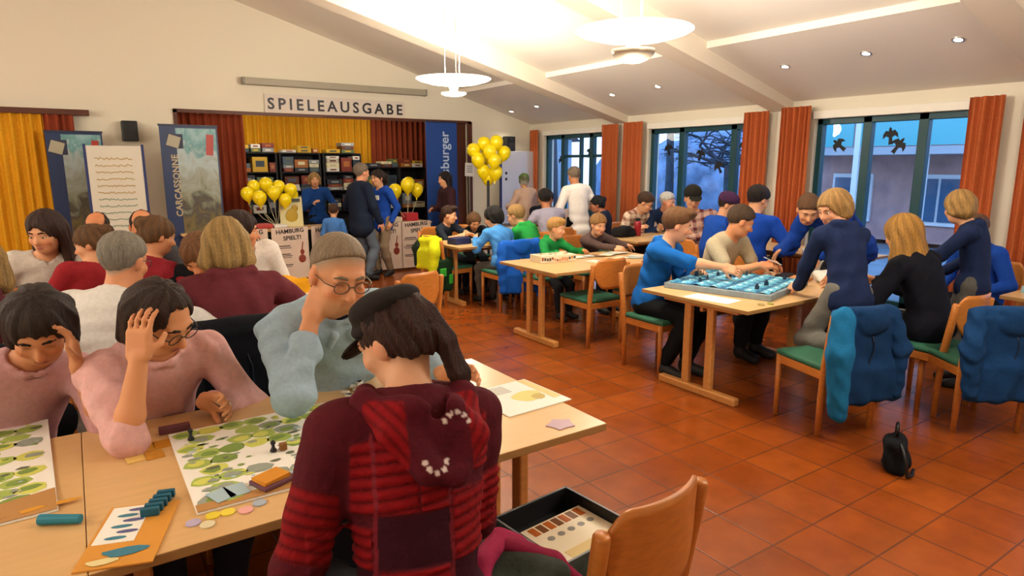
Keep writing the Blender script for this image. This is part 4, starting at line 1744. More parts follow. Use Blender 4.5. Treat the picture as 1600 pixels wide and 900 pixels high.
# ---------------------------------------------------------------- paper table
e = empty('game_box', (4.0, 5.18, .7405), -.1, 'long low game box with brown figures printed on its side, on the paper table', 'game box')
bm = B()
box(bm, (0, 0, .035), (.42, .22, .07), bev=.004)
obj('lid', bm, flat('#dccfb4'), e)
bm = B()
rr = random.Random(2)
for k in range(14):
    x = -.19 + k * .029
    box(bm, (x, -.1105, .018 + rr.uniform(0, .025)), (.022, .002, rr.uniform(.015, .035)), mi=rr.choice((0, 1, 2)))
    box(bm, (x, rr.uniform(-.07, .07), .0705), (.02, .05, .001), mi=rr.choice((0, 1, 2)))
obj('print', bm, [flat('#8a4a34'), flat('#c98a5c'), flat('#4a4440')], e)
rr = random.Random(3)
for k in range(12):
    x, y = 4.35 + (k % 6) * .125 + rr.uniform(-.03, .03), 4.92 + (k // 6) * .26 + rr.uniform(-.05, .05)
    c = ('#e9e6dc', '#b9c6cc', '#8a6a50', '#e6ddc6', '#a8b4ac', '#d9d2c2')[k % 6]
    o = card('sheet', x, y, .7405 + .0012 * k, rr.uniform(.10, .19), rr.uniform(.10, .16), rr.uniform(-.6, .6), flat(c),
             'game sheet spread out on the table before the boy in the grey brown sweater', 'paper', group='sheets spread on the paper table')

# back table
bm = B()
box(bm, (0, 0, .04), (.24, .18, .08), bev=.006)
tag(obj('box', bm, flat('#1d2350'), None, False, (3.92, 6.98, .7405), .15), 'navy blue box on the left end of the back table', 'box')
bm = B()
box(bm, (0, 0, .025), (.22, .15, .05), bev=.004)
tag(obj('box', bm, flat('#b9cbc4'), None, False, (4.17, 6.95, .7405), .15), 'pale green box right of the navy box on the back table', 'box')
for k in range(8):
    bm = B()
    r = rnd.uniform(.025, .045)
    sph(bm, (0, 0, r * .9), r, 10, 8, (1, 1, .9))
    tag(obj('foam_piece', bm, flat('#ecd94c'), None, True, (4.22 + .05 * (k % 4), 6.76 + .06 * (k // 4), .7405 + (.05 if k in (2, 5) else 0))), 'yellow foam piece in the heap on the back table', 'game piece', 'yellow pieces on the back table')
# window tables
e = empty('bottle', (6.42, 6.42, .7405), 0, 'red drinking bottle on the table by the bare-tree window', 'bottle')
bm = B()
lathe(bm, [(0, 0), (.045, 0), (.048, .01), (.048, .17), (.04, .20), (.0, .21)], n=20)
obj('flask', bm, flat('#8e1620', .3), e, True)
bm = B()
cyl(bm, (0, 0, .205), (0, 0, .245), .028, n=16)
obj('cap', bm, BLACK, e)
lump('bag', (6.2, 6.45, .74), (.12, .06, .02), .05, '#1b1a1c', 'flat black bag on the table left of the red bottle', 'bag', 4, .2)
card('sheet', 6.75, 6.2, .7405, .3, .21, .1, PAPER, 'white sheet on the table right of the red bottle', 'paper')
bm = B()
box(bm, (0, 0, .11), (.36, .34, .22), bev=.006)
tag(obj('box', bm, mat('white_carton', '#e8e2d2', rough=.7), None, False, (6.45, 3.62, .52), .1), 'white carton at the front of the table along the windows', 'box')
bm = B()
box(bm, (6.45, 3.62, .26), (.42, .36, .52), bev=.01)
tag(obj('stool', bm, DARKWOOD), 'dark stool box under the white carton', 'stool')
for x, y, c, h, w in ((6.75, 4.25, '#2d6f9e', .10, 'blue cup'), (6.9, 4.5, '#e8e8e6', .12, 'white cup'), (6.62, 4.05, '#d8d6ce', .06, 'low white cup')):
    bm = B()
    lathe(bm, [(0, .004), (.028, 0), (.036, h), (.032, h), (.026, .008), (0, .008)], n=18)
    tag(obj('cup', bm, flat(c, .35), None, True, (x, y, .7405)), w + ' on the table along the windows', 'cup')
card('packet', 6.98, 4.02, .7405, .1, .14, .2, flat('#d86a2a'), 'orange packet on the table along the windows', 'packet', .14)

# ---------------------------------------------------------------- stage: counter, posters, shelves, signs
for i, (x, w) in enumerate(((2.30, 1.5), (4.35, 1.2))):
    e = empty('counter_table', (x, 9.98, 0), 0, ('left', 'right')[i] + ' counter table behind the hanging posters', 'table')
    bm = B()
    box(bm, (0, 0, .765), (w * (1 if i else 1.5), .5, .03), bev=.004)
    obj('table_top', bm, TOP, e)
    for sx in (-1, 1):
        bm = B()
        box(bm, (sx * (w * (.5 if i else .75) - .06), 0, .375), (.05, .42, .75))
        obj('leg', bm, WOOD, e)
PCOL = mat('poster_paper', '#d8c4b4', rough=.7, var=.08, scale=3)
pg = 'event posters along the counter'
for i, x in enumerate((2.02, 2.60, 3.18, 4.12, 4.64)):
    e = empty('poster', (x, 9.70, .03), 0, ('pale poster at the left end of the counter, behind the seated players', 'pale poster with a red brown figure, second from the left on the counter',
              'pale poster left of the standing men, third along the counter', 'pale poster right of the standing men on the counter', 'pale poster partly behind the yellow vest, last on the counter')[i], 'poster', pg)
    bm = B()
    box(bm, (0, 0, .39), (.53, .006, .76))
    obj('paper', bm, PCOL, e)
    t_ = text('lettering', 'HAMBURG', LETTER, e, (0, -.005, .715), (PI / 2, -.05, 0), .085, .001, .002)
    t_ = text('lettering', 'SPIELT!', LETTER, e, (.03, -.005, .615), (PI / 2, -.05, 0), .085, .001, .002)
    bm = B()
    for z, w, hh in ((.50, .20, .018), (.47, .24, .012), (.38, .18, .016), (.355, .24, .012), (.33, .2, .010), (.22, .22, .016), (.195, .2, .010)):
        box(bm, (-.10 + rnd.uniform(-.01, .01), -.0045, z), (w, .002, hh))
    obj('small_print', bm, flat('#6a5a54'), e)
    bm = B()
    sph(bm, (.16, -.004, .30), .055, 14, 10, (1, .05, 1.1))
    sph(bm, (.165, -.004, .40), .032, 14, 10, (1, .05, 1.3))
    box(bm, (.17, -.004, .49), (.016, .003, .12), Matrix.Rotation(.15, 3, 'Y'))
    obj('picture', bm, flat('#8a3a28'), e, True)
e = empty('poster_stand', (2.72, 10.0, .781), 0, 'yellow and white picture sign standing on the counter beside the balloons', 'sign')
bm = B()
box(bm, (0, 0, .22), (.34, .02, .44), Matrix.Rotation(-.08, 3, 'X'), bev=.003)
obj('panel', bm, flat('#d8cf9a'), e)
bm = B()
sph(bm, (0, -.018, .16), .09, 12, 8, (1, .06, 1.3))
sph(bm, (.05, -.018, .28), .05, 12, 8, (1, .06, 1.0))
obj('picture', bm, flat('#b89a2e'), e, True)
bm = B()
box(bm, (0, -.03, .40), (.26, .004, .05), Matrix.Rotation(-.08, 3, 'X'))
obj('print', bm, flat('#3b3b30'), e)
for x, c, h, w, lab in ((2.28, '#b03a34', .07, .26, 'red box on the counter below the left balloons'), (2.52, '#d8d8d8', .05, .20, 'white folded cloth on the counter'), (2.02, '#7fa0b8', .09, .2, 'pale blue box at the left counter end'),
                        (4.10, '#b02a2a', .14, .24, 'red bag on the counter right of the blue-hooded woman'), (4.66, '#b4303a', .14, .22, 'red bag on the counter below the right balloons'), (4.38, '#c9c2b2', .08, .2, 'cream box between the red bags')):
    bm = B()
    box(bm, (0, 0, h / 2), (w, .22, h), bev=.02)
    tag(obj('box' if 'bag' not in lab else 'bag', bm, flat(c), None, False, (x, 9.98, .781), .1), lab, 'box' if 'bag' not in lab else 'bag')

BLK = mat('shelf_black', '#141318', rough=.6)
cols = ['#d8cfa8', '#c9a227', '#7a2f26', '#4b5a6e', '#8a8f94', '#b9b2a4', '#30414f', '#a8672f', '#5c6b4a', '#d6d3cb', '#63301f', '#2b2e3a']
cn = ['cream', 'yellow', 'dark red', 'slate blue', 'grey', 'stone grey', 'dark blue', 'brown', 'olive', 'white', 'dark brown', 'black']
rr = random.Random(21)
SX = [2.72, 3.50, 4.28, 5.06, 5.72]
SN = ['leftmost', 'second', 'middle', 'fourth', 'rightmost']
for s, x in enumerate(SX):
    wd = .74 if s < 4 else .58
    Hh = 1.92 if s < 3 else 1.66
    e = empty('shelf_rack', (x, 12.25, 0), 0, SN[s] + ' black shelf rack filled with game boxes on the stage', 'shelf', 'black shelf racks on the stage')
    for sx in (-1, 1):
        bm = B()
        box(bm, (sx * (wd / 2 - .015), 0, Hh / 2), (.03, .4, Hh))
        obj('side_panel', bm, BLK, e)
    lv = [.06, .46, .86, 1.24, 1.58] if s < 3 else [.06, .46, .86, 1.24]
    for z in lv + [Hh]:
        bm = B()
        box(bm, (0, 0, z - .012), (wd - .06, .4, .024))
        obj('shelf', bm, BLK, e)
    bm = B()
    box(bm, (0, .19, Hh / 2), (wd - .06, .01, Hh))
    obj('back_panel', bm, BLK, e)
    for li, z in enumerate(lv + [Hh]):
        if z < .7:
            continue
        x0 = x - wd / 2 + .05
        last = z == Hh
        used = {}
        while x0 < x + wd / 2 - .14:
            w = rr.uniform(.18, .30)
            w = min(w, x + wd / 2 - .04 - x0)
            zz = z + .001
            room = (.30 if not last else .20)
            while zz < z + room - .05:
                h = rr.uniform(.045, .085) if rr.random() < .75 else rr.uniform(.14, .26)
                if zz + h > z + room:
                    break
                k = rr.randrange(len(cols))
                bm = B()
                box(bm, (0, 0, h / 2), (w * rr.uniform(.85, 1), .28, h), bev=.003)
                if h > .1:
                    box(bm, (0, -.1405, h * .55), (w * .5, .002, h * .4), mi=1)
                else:
                    box(bm, (0, -.1405, h * .5), (w * .45, .002, h * .35), mi=1)
                o = obj('game_box', bm, [flat(cols[k], .5), flat(cols[(k + 5) % 12], .5)], None, False, (x0 + w / 2, 12.16, zz))
                tag(o, '%s game box %s %s black shelf rack' % (cn[k], 'lying on top of the' if last else 'on the %s shelf of the' % ('lowest visible', 'middle', 'upper', 'top inner')[max(0, min(3, li - 2))], SN[s]), 'game box',
                    '%s game boxes, %s rack, level %d' % (cn[k], SN[s], li))
                zz += h + .001
                if h > .12:
                    break
            x0 += w + .012

# projection screen, sign, speakers
e = empty('projector_screen', (3.775, YW - .09, 2.93), 0, 'long grey projection screen housing above the stage opening', 'projector screen')
bm = B()
box(bm, (0, 0, 0), (2.98, .11, .10), bev=.012)
obj('housing', bm, mat('screen_case', '#a59f8e', rough=.5), e)
for s in (-1, 1):
    bm = B()
    box(bm, (s * 1.5, 0, 0), (.02, .115, .11), bev=.006)
    obj('cap', bm, GREY, e)
e = empty('sign', (3.74, YW - .02, 2.625), 0, 'white paper sign with large dark letters over the stage opening', 'sign')
bm = B()
box(bm, (0, 0, 0), (2.32, .012, .285))
obj('paper', bm, mat('sign_paper', '#ddd3c8', rough=.75), e)
text('lettering', 'SPIELEAUSGABE', flat('#2a2b33'), e, (0, -.009, -.005), (PI / 2, 0, 0), .235, .002, .005, space=1.42)


def speaker(x, y, z, label):
    e = empty('loudspeaker', (x, y, z), 0, label, 'loudspeaker')
    bm = B()
    box(bm, (0, 0, 0), (.19, .17, .27), bev=.012)
    obj('cabinet', bm, BLACK, e)
    bm = B()
    cyl(bm, (0, -.086, -.04), (0, -.092, -.04), .07, n=20)
    cyl(bm, (0, -.086, .08), (0, -.092, .08), .03, n=16)
    obj('driver', bm, mat('cone', '#26262a', rough=.7), e)
    bm = B()
    box(bm, (0, .082, 0), (.06, .03, .12))
    obj('bracket', bm, GREY, e)


speaker(7.02, YW - .087, 2.10, 'black loudspeaker on the wall above the right white board')
speaker(.75, YW - .087, 2.16, 'black loudspeaker on the wall above the flip chart at the left')
# right board and left flip chart
e = empty('white_board', (7.16, YW - .22, 0), .08, 'tall white board standing at the wall right of the balloons', 'board')
bm = B()
box(bm, (0, 0, 1.28), (.86, .03, 1.36), bev=.004)
obj('panel', bm, mat('board_white', '#dfe1ea', rough=.4), e)
bm = B()
for s in (-1, 1):
    box(bm, (s * .44, 0, 1.0), (.035, .045, 2.0), bev=.006)
    box(bm, (s * .44, 0, .015), (.05, .34, .03), bev=.006)
obj('frame', bm, mat('board_blue', '#27376f', rough=.5), e)
bm = B()
sph(bm, (-.32, -.016, 1.55), .028, 12, 8, (1, .1, 1))
sph(bm, (-.32, -.016, 1.44), .028, 12, 8, (1, .1, 1))
obj('mark', bm, LETTER, e, True)
e = empty('flip_chart', (.50, 9.75, 0), -.06, 'flip chart with coloured handwriting left of the blue picture banner', 'flip chart')
bm = B()
box(bm, (0, 0, 1.38), (.60, .03, 1.12), bev=.004)
obj('panel', bm, mat('board_paper', '#d9d6c8', rough=.6), e)
bm = B()
for s in (-1, 1):
    box(bm, (s * .315, 0, 1.36), (.03, .04, 1.2), bev=.005)
    tube(bm, [(s * .3, .02, .85), (s * .42, -.1, 0)], .016, 8)
tube(bm, [(0, .03, 1.2), (0, .45, 0)], .016, 8)
obj('frame', bm, MATS['board_blue'], e)
rr = random.Random(5)
for k in range(11):
    bm = B()
    z = 1.78 - k * .085
    xs = -.22
    pts = []
    while xs < .2:
        pts.append((xs, -.0165, z + rr.uniform(-.014, .014)))
        xs += rr.uniform(.008, .016)
    tube(bm, pts, .0045, 5)
    obj('handwriting', bm, flat('#b8963a' if k < 6 else '#5f8a72'), e)

# picture banners (roll-ups)
def painting():
    """loose landscape: teal sky over grey green hills and a dark reddish foreground"""
    m = bpy.data.materials.new('landscape_print')
    m.use_nodes = True
    nt = m.node_tree
    b = nt.nodes['Principled BSDF']
    b.inputs['Roughness'].default_value = .4
    tc = nt.nodes.new('ShaderNodeTexCoord')
    sx = nt.nodes.new('ShaderNodeSeparateXYZ')
    nt.links.new(tc.outputs['Object'], sx.inputs[0])
    mp = nt.nodes.new('ShaderNodeMapping')
    mp.inputs['Scale'].default_value = (1, 1, .8)
    nt.links.new(tc.outputs['Object'], mp.inputs[0])
    n = nt.nodes.new('ShaderNodeTexNoise')
    n.inputs['Scale'].default_value = 5.5
    n.inputs['Detail'].default_value = 6
    n.inputs['Distortion'].default_value = 1.2
    nt.links.new(mp.outputs[0], n.inputs['Vector'])
    ma = nt.nodes.new('ShaderNodeMath')
    ma.operation = 'MULTIPLY_ADD'
    ma.inputs[1].default_value = .46
    nt.links.new(sx.outputs['Z'], ma.inputs[0])
    m2 = nt.nodes.new('ShaderNodeMath')
    m2.operation = 'MULTIPLY_ADD'
    m2.inputs[1].default_value = .55
    m2.inputs[2].default_value = -.27
    nt.links.new(n.outputs['Fac'], m2.inputs[0])
    nt.links.new(m2.outputs[0], ma.inputs[2])
    rp = nt.nodes.new('ShaderNodeValToRGB')
    cs = [(0, '#2a2028'), (.14, '#5a2c2a'), (.26, '#3a3034'), (.36, '#74683f'), (.48, '#4c4a44'), (.58, '#8a927c'), (.68, '#9aa39c'), (.78, '#a9bdc0'), (.88, '#5f9498'), (1, '#8fb6bc')]
    el = rp.color_ramp.elements
    while len(el) < len(cs):
        el.new(.5)
    for e_, (p, c) in zip(el, cs):
        e_.position = p
        e_.color = rgb(c)
    nt.links.new(ma.outputs[0], rp.inputs[0])
    nt.links.new(rp.outputs[0], b.inputs['Base Color'])
    return m


PAINT = painting()


def banner_print(bm, w, h, rr):
    box(bm, (w * .12, -.004, h * .5), (w * .70, .002, h * .97))
    box(bm, (w * .345, -.0055, h * .885), (w * .13, .002, h * .13), Matrix.Rotation(.08, 3, 'Y'), mi=1)
    for k, (x, z, rx, rz_) in enumerate(((.10, .25, .10, .13), (.26, .20, .12, .15), (.14, .40, .05, .05), (.30, .38, .05, .05), (.02, .12, .09, .10))):
        sph(bm, (w * x, -.005, h * z), 1, 12, 8, (w * rx, .002, h * rz_ * .6))


BPR = [PAINT, flat('#a8342c', .4)]


def banner(x, y, rz, w, h, label, seed, pic=True, txt=None):
    e = empty('roll_up_banner', (x, y, 0), rz, label, 'banner')
    bm = B()
    box(bm, (0, 0, .06 + h / 2), (w, .006, h))
    obj('panel', bm, mat('banner_navy', '#1f3560', rough=.4) if pic else mat('banner_blue', '#1c4690', rough=.4), e)
    bm = B()
    box(bm, (0, 0, .04), (w + .06, .16, .07), bev=.015)
    obj('base', bm, STEEL, e)
    bm = B()
    box(bm, (0, 0, .065 + h), (w + .02, .025, .025), bev=.004)
    obj('top_rail', bm, mat('rail_dark', '#26304a', rough=.4), e)
    bm = B()
    cyl(bm, (0, .04, .05), (0, .015, .06 + h), .01, n=8)
    obj('pole', bm, STEEL, e)
    if pic:
        bm = B()
        banner_print(bm, w, h, random.Random(seed))
        p = obj('picture', bm, BPR, e)
        p.location = (0, 0, .06)
        bm = B()
        box(bm, (-.18, -.005, .06 + h * .905), (.19, .003, .19))
        box(bm, (-.20, -.0075, .06 + h * .905), (.15, .003, .15), Matrix.Rotation(.3, 3, 'Y'), mi=1)
        obj('emblem', bm, [flat('#27304a'), flat('#a9a590')], e)
    if txt:
        text('lettering', txt[0], flat(txt[1], .4), e, (txt[2], -.008, .06 + h * txt[3]), (PI / 2, -PI / 2, 0), txt[4], .002, txt[5], 'LEFT', txt[6])
    return e


banner(1.40, 9.9, .06, .72, 2.16, 'navy roll-up banner with a landscape picture left of the stage opening', 3, True, ('CARCASSONNE', '#b5a988', -.20, .44, .112, .003, 1.05))
banner(.10, 10.3, 0, .62, 2.06, 'second navy picture banner on the wall at the far left', 8, True)
banner(5.38, 10.15, 0, .60, 2.36, 'bright blue banner with pale lettering at the right side of the stage', 1, False, ('Ravensburger', '#b9cdea', .06, .385, .235, .003, 1.0))
e = empty('notice', (6.02, YW - .3, 1.62), 0, 'white paper notice beside the blue banner at the right stage edge', 'notice')
bm = B()
box(bm, (0, 0, 0), (.19, .004, .24), Matrix.Rotation(.06, 3, 'Y'))
obj('paper', bm, PAPER, e)
bm = B()
cyl(bm, (0, .01, -1.62), (0, .01, -.1), .012, n=8)
obj('pole', bm, GREY, e)
bm = B()
for k in range(4):
    box(bm, (0, -.003, .06 - k * .035), (.12, .002, .012))
obj('print', bm, flat('#5a5f78'), e)

# balloons
bm = B()
lathe(bm, [(0.0, -.155), (.012, -.15), (.016, -.142), (.008, -.135), (.03, -.12), (.075, -.075), (.105, -.02), (.112, .03), (.10, .08), (.065, .118), (.03, .132), (0.0001, .136)], n=24)
b0 = obj('balloon', bm, BALL, None, True)
bm = B()
lathe(bm, [(.0, -.165), (.016, -.163), (.006, -.148), (.004, -.14)], n=10)
obj('knot', bm, BALL, b0, True)
tag(b0, 'yellow balloon', 'balloon', 'x')
bfirst = [True]


def balloon(x, y, z, s, tilt, label, group):
    o = b0 if bfirst[0] else copy_tree(b0)
    bfirst[0] = False
    o.location = (x, y, z)
    o.scale = (s, s, s)
    o.rotation_euler = tilt
    tag(o, label, 'balloon', group)
    return o


def cluster(c, pts, s, anchor, label, group):
    for i, (x, y, z) in enumerate(pts):
        p = Vector((c[0] + x, c[1] + y, c[2] + z))
        d = p - Vector(anchor)
        balloon(p.x, p.y, p.z, s * rnd.uniform(.94, 1.06), (-(d.y) * .3, d.x * .3, 0), label, group)
        bm = B()
        tube(bm, [p - Vector((0, 0, .16 * s)), (p - Vector((0, 0, .2 * s))) * .5 + Vector(anchor) * .5 + Vector((0, 0, -.03)), anchor], .003, 5)
        tag(obj('balloon_string', bm, flat('#d8d2b4')), 'thin pale string holding a balloon of the ' + group.split(', ')[1], 'string', 'strings: ' + group)


cluster((2.45, 9.98, 1.32), [(-.34, 0, -.04), (-.22, .12, .06), (-.20, -.1, -.10), (-.05, .1, .09), (.0, -.12, -.03), (.13, .1, .05), (.16, -.1, -.14), (.28, .02, .0), (.32, .1, -.08)], .85, (2.5, 9.95, .80), 'yellow balloon in the low bunch on the left of the counter', 'yellow balloons over the counter, left bunch')
cluster((4.62, 9.95, 1.30), [(-.22, 0, -.03), (-.02, -.05, .06), (.18, .02, -.02), (.08, .12, .08)], .95, (4.6, 9.95, .80), 'yellow balloon in the small bunch on the right of the counter', 'yellow balloons over the counter, right bunch')
# balloon tree on its stand
bx, by = 5.45, 8.75
e = empty('balloon_stand', (bx, by, 0), 0, 'dark pole stand carrying the tall bunch of yellow balloons', 'stand')
bm = B()
cyl(bm, (0, 0, .02), (0, 0, 1.62), .022, n=12)
obj('pole', bm, mat('stand_dark', '#2a2a2e', rough=.4), e)
bm = B()
cyl(bm, (0, 0, 0), (0, 0, .03), .2, n=28)
obj('base', bm, MATS['stand_dark'], e)
for i, (x, z, y) in enumerate(((-.22, .12, 0), (-.06, .22, .08), (.13, .24, 0), (.03, .10, -.16), (.25, .08, .05), (-.15, -.03, -.08), (.10, -.04, -.16), (-.07, -.20, 0), (.12, -.22, -.03), (-.02, .04, .2), (.0, -.30, .08))):
    balloon(bx + x * .83 + y * .5, by - x * .55 + y * .8, 1.79 + z, .95, (0, x * 1.2, 0), 'yellow balloon in the tall bunch on the dark stand', 'yellow balloons on the stand')
# ---------------------------------------------------------------- the people
def cap_part(c, flatcap=True, brim=True, col='#2e2a28', z=.085):
    hl, Hf, K, root = c['hl'], c['Hf'], c['K'], c['root']
    F = Field()
    if flatcap:
        F.ell(hl(0, -.008, z + .010), V(.088, .102, .042) * K, Hf, k=.02)
        F.ell(hl(0, .0, z - .030), V(.083, .101, .030) * K, Hf, k=.02)
    else:
        F.ell(hl(0, -.015, z - .03), V(.096, .116, .088) * K, Hf, k=.02)
        F.plane(hl(0, 0, z - .055), Hf @ V(0, .1, -1), k=.01)
    F.disp(folds(.003, 40, 5))
    v, f = F.mesh(.006 if K > 1.05 else .009)
    o = npmesh('cap', v, f, cloth(col), root)
    if brim:
        F = Field()
        F.ell(hl(0, .108, z - .058), V(.070, .064, .010) * K, rotm(Hf[:, 0], -.35) @ Hf, k=.01)
        v, f = F.mesh(.005 if K > 1.05 else .008)
        npmesh('brim', v, f, cloth(col), o)


def mask01(x, a, b, s=.004):
    return np.clip((x - a) / s, 0, 1) * np.clip((b - x) / s, 0, 1)


def p1_coords(v, c):
    d = v - c['nb']
    return d @ c['tr'] / c['S'], -(d @ c['tu']) / c['S'], d @ c['tf']


def p1_rib(u, h):
    m = mask01(u, -.165, -.03) * mask01(h, .055 + .25 * np.abs(u + .10), .225 - .2 * (u + .1) * 0)
    m = np.maximum(m, mask01(u, -.03, .04) * mask01(h, .16, .225))
    m = np.maximum(m, mask01(u, .045, .24) * mask01(h, .19, .345))
    m = np.maximum(m, mask01(u, -.26, -.125) * mask01(h, .25, .345))
    m = np.maximum(m, mask01(u, -.115, .035) * mask01(h, .345, .56))
    m = np.maximum(m, mask01(u, .10, .17) * mask01(h, .03, .16))
    return m


def p1_disp(c):
    def g(x, y, z):
        dx, dy, dz = x - c['nb'][0], y - c['nb'][1], z - c['nb'][2]
        u = (dx * c['tr'][0] + dy * c['tr'][1] + dz * c['tr'][2]) / c['S']
        h = -(dx * c['tu'][0] + dy * c['tu'][1] + dz * c['tu'][2]) / c['S']
        fw = dx * c['tf'][0] + dy * c['tf'][1] + dz * c['tf'][2]
        m = p1_rib(u, h) * (fw < 0)
        return (-.0075 * m * np.abs(np.sin((h + .10 * u) * PI / .026)) ** .6).astype(np.float32)
    return g


def p1_col(v, c):
    u, h, fw = p1_coords(v, c)
    S = c['S']
    base = V(*rgb('#551420')[:3])
    red = V(*rgb('#8c1119')[:3])
    dark = V(*rgb('#3a1020')[:3])
    col = np.tile(base, (len(v), 1))
    w = (mask01(u, -.12, .045) * mask01(h, .225, .345) + mask01(u, .04, .3) * mask01(h, .345, .6) + mask01(u, -.26, -.12) * mask01(h, .345, .6))[:, None]
    col = col * (1 - w) + dark * w
    rib = p1_rib(u, h)
    gro = np.abs(np.sin((h + .10 * u) * PI / .026)) ** .6
    arm = np.zeros(len(v))
    for sd in (1, -1):
        a, b = c['sh'][sd], c['el'][sd]
        t = np.clip(((v - a) @ (b - a)) / ((b - a) @ (b - a)), 0, 1.6)
        dist = np.linalg.norm(v - a - t[:, None] * (b - a), axis=1)
        on = (np.abs(u) > .185) | (dist < .062 * S)
        on &= (dist < .1 * S) & (t > .1)
        arm = np.maximum(arm, on)
        r2 = on * mask01(t, .42, .95)
        g2 = np.abs(np.sin(t * PI / .085)) ** .6
        col = np.where(on[:, None], base * .95, col)
        rib = np.where(on, 0, rib)
        col = col * (1 - r2[:, None]) + (red * .9 * (.25 + .75 * g2[:, None])) * r2[:, None]
    r = rib[:, None]
    col = col * (1 - r) + red * (.22 + .78 * gro[:, None]) * r
    # stitched rings
    for cu, chh, rr, sp in ((-.19, .50, .03, (0, 6.3)),):
        du, dh = u - cu, h - chh
        rad = np.hypot(du, dh)
        an = np.mod(np.arctan2(-dh, du), 2 * PI)
        w = (np.abs(rad - rr) < .0055) * (np.sin(an * 9) > -.35) * (an > sp[0]) * (an < sp[1]) * (fw < 0)
        col = np.where(w[:, None] > 0, V(.75, .66, .64), col)
    # seams
    w = ((np.abs(u + .12) < .004) * (h > .05) + (np.abs(u - .042) < .004) * (h > .16)) * (fw < 0) * (1 - arm)
    col = np.where(w[:, None] > 0, V(*rgb('#7c2430')[:3]), col)
    return col


def p1_extra(c):
    cap_part(c, True, True, '#2b2726')
    nb, tr, tf, tu, S = c['nb'], c['tr'], c['tf'], c['tu'], c['S']
    T = np.stack([tr, tf, tu], 1)

    def q(x, y, z):
        return nb + (tr * x + tf * y + tu * z) * S
    F = Field()
    L = [q(-.085, .06, .015), q(-.115, -.03, .012), q(-.085, -.125, -.05), q(-.015, -.152, -.135), q(.05, -.155, -.155), q(.115, -.135, -.075), q(.125, -.035, .005), q(.085, .06, .015)]
    for a, b in zip(L, L[1:]):
        F.cap(a, b, .026 * S, k=.03)
    F.ell(q(.02, -.125, -.065), V(.105, .030, .085) * S, T, k=.03)
    F.ell(q(.0, -.085, .0), V(.10, .07, .028) * S, T, k=.03)
    F.cap(q(.01, -.05, .035), q(.02, -.105, .0), .055 * S, .045 * S, k=.02, op=-1)
    F.disp(folds(.003, 30, 3))
    v, f = F.mesh(.0052)
    d = v - nb
    u, h = d @ tr / S, -(d @ tu) / S
    back = d @ tf < -.07
    col = np.tile(V(*rgb('#561321')[:3]), (len(v), 1))
    red = V(*rgb('#8c1119')[:3])
    for lo, hi in ((-.2, -.055), (.085, .2)):
        m = (mask01(u, lo, hi) * mask01(h, -.02, .16) * back)[:, None]
        g = (np.abs(np.sin((u * .8 - h * (.6 if lo < 0 else -.6)) * PI / .022)) ** .6)[:, None]
        col = col * (1 - m) + red * (.3 + .7 * g) * m
    for cu, ch, rr, sp in ((.0, .105, .030, (3.2, 6.2)), (.058, .048, .030, (.1, 3.1))):
        du, dh = u - cu, h - ch
        an = np.mod(np.arctan2(-dh, du), 2 * PI)
        w = (np.abs(np.hypot(du, dh) - rr) < .0055) * (np.sin(an * 10) > -.4) * (an > sp[0]) * (an < sp[1]) * back
        col = np.where(w[:, None] > 0, V(.72, .62, .60), col)
    npmesh('hood', v, f, CLOTHA, c['root'], col)


person('woman seen from behind in a red patterned jacket and dark peaked cap with a ponytail', (.575, 1.25), 84, (.635, 1.46, 1.27), look=122, pitch=26, hipz=.66, S=1.0, HS=.97,
       rh=(.72, 1.57, .75), lh=(.28, 1.30, .60), lpole=(-.62, -.35, -.55), rpole=(.1, -.6, -.8), vox=.006, skin='#d9a684',
       hair=dict(style='pony', c='#3c2219', t=.007, tail=[(.0, -.088, .05), (.012, -.105, .03), (.028, -.118, -.05), (.036, -.112, -.14), (.03, -.10, -.205)], tr=.74),
       top=dict(c='#5e121e',  colf=p1_col, disp=p1_disp, vox=.0052, fold=.003, name='jacket', hem=.06), pants='#1c1d24', extra=p1_extra, eyes=True)
def p2_extra(c):
    nb, tf, tu, tr = c['nb'], c['tf'], c['tu'], c['tr']
    F = Field()
    F.ell(nb + tf * .045 - tu * .035, V(.06, .045, .075), np.stack([tr, tf, tu], 1), k=.01)
    F.cap(nb - tu * .01, nb + tu * .012 + tf * .012, .068, .064, k=.01)
    v, f = F.mesh(.007)
    npmesh('undershirt', v, f, cloth('#1d222c'), c['root'])
    for s in (-1, 1):
        F = Field()
        F.cap(nb + tr * .075 * s + tu * .012, nb + tf * .105 + tr * .035 * s - tu * .055, .020, .016, k=.01)
        F.cap(nb + tf * .105 + tr * .035 * s - tu * .055, nb + tf * .115 + tr * .055 * s - tu * .10, .018, .010, k=.01)
        v, f = F.mesh(.006)
        npmesh('collar', v, f, cloth('#adc4d2'), c['root'])


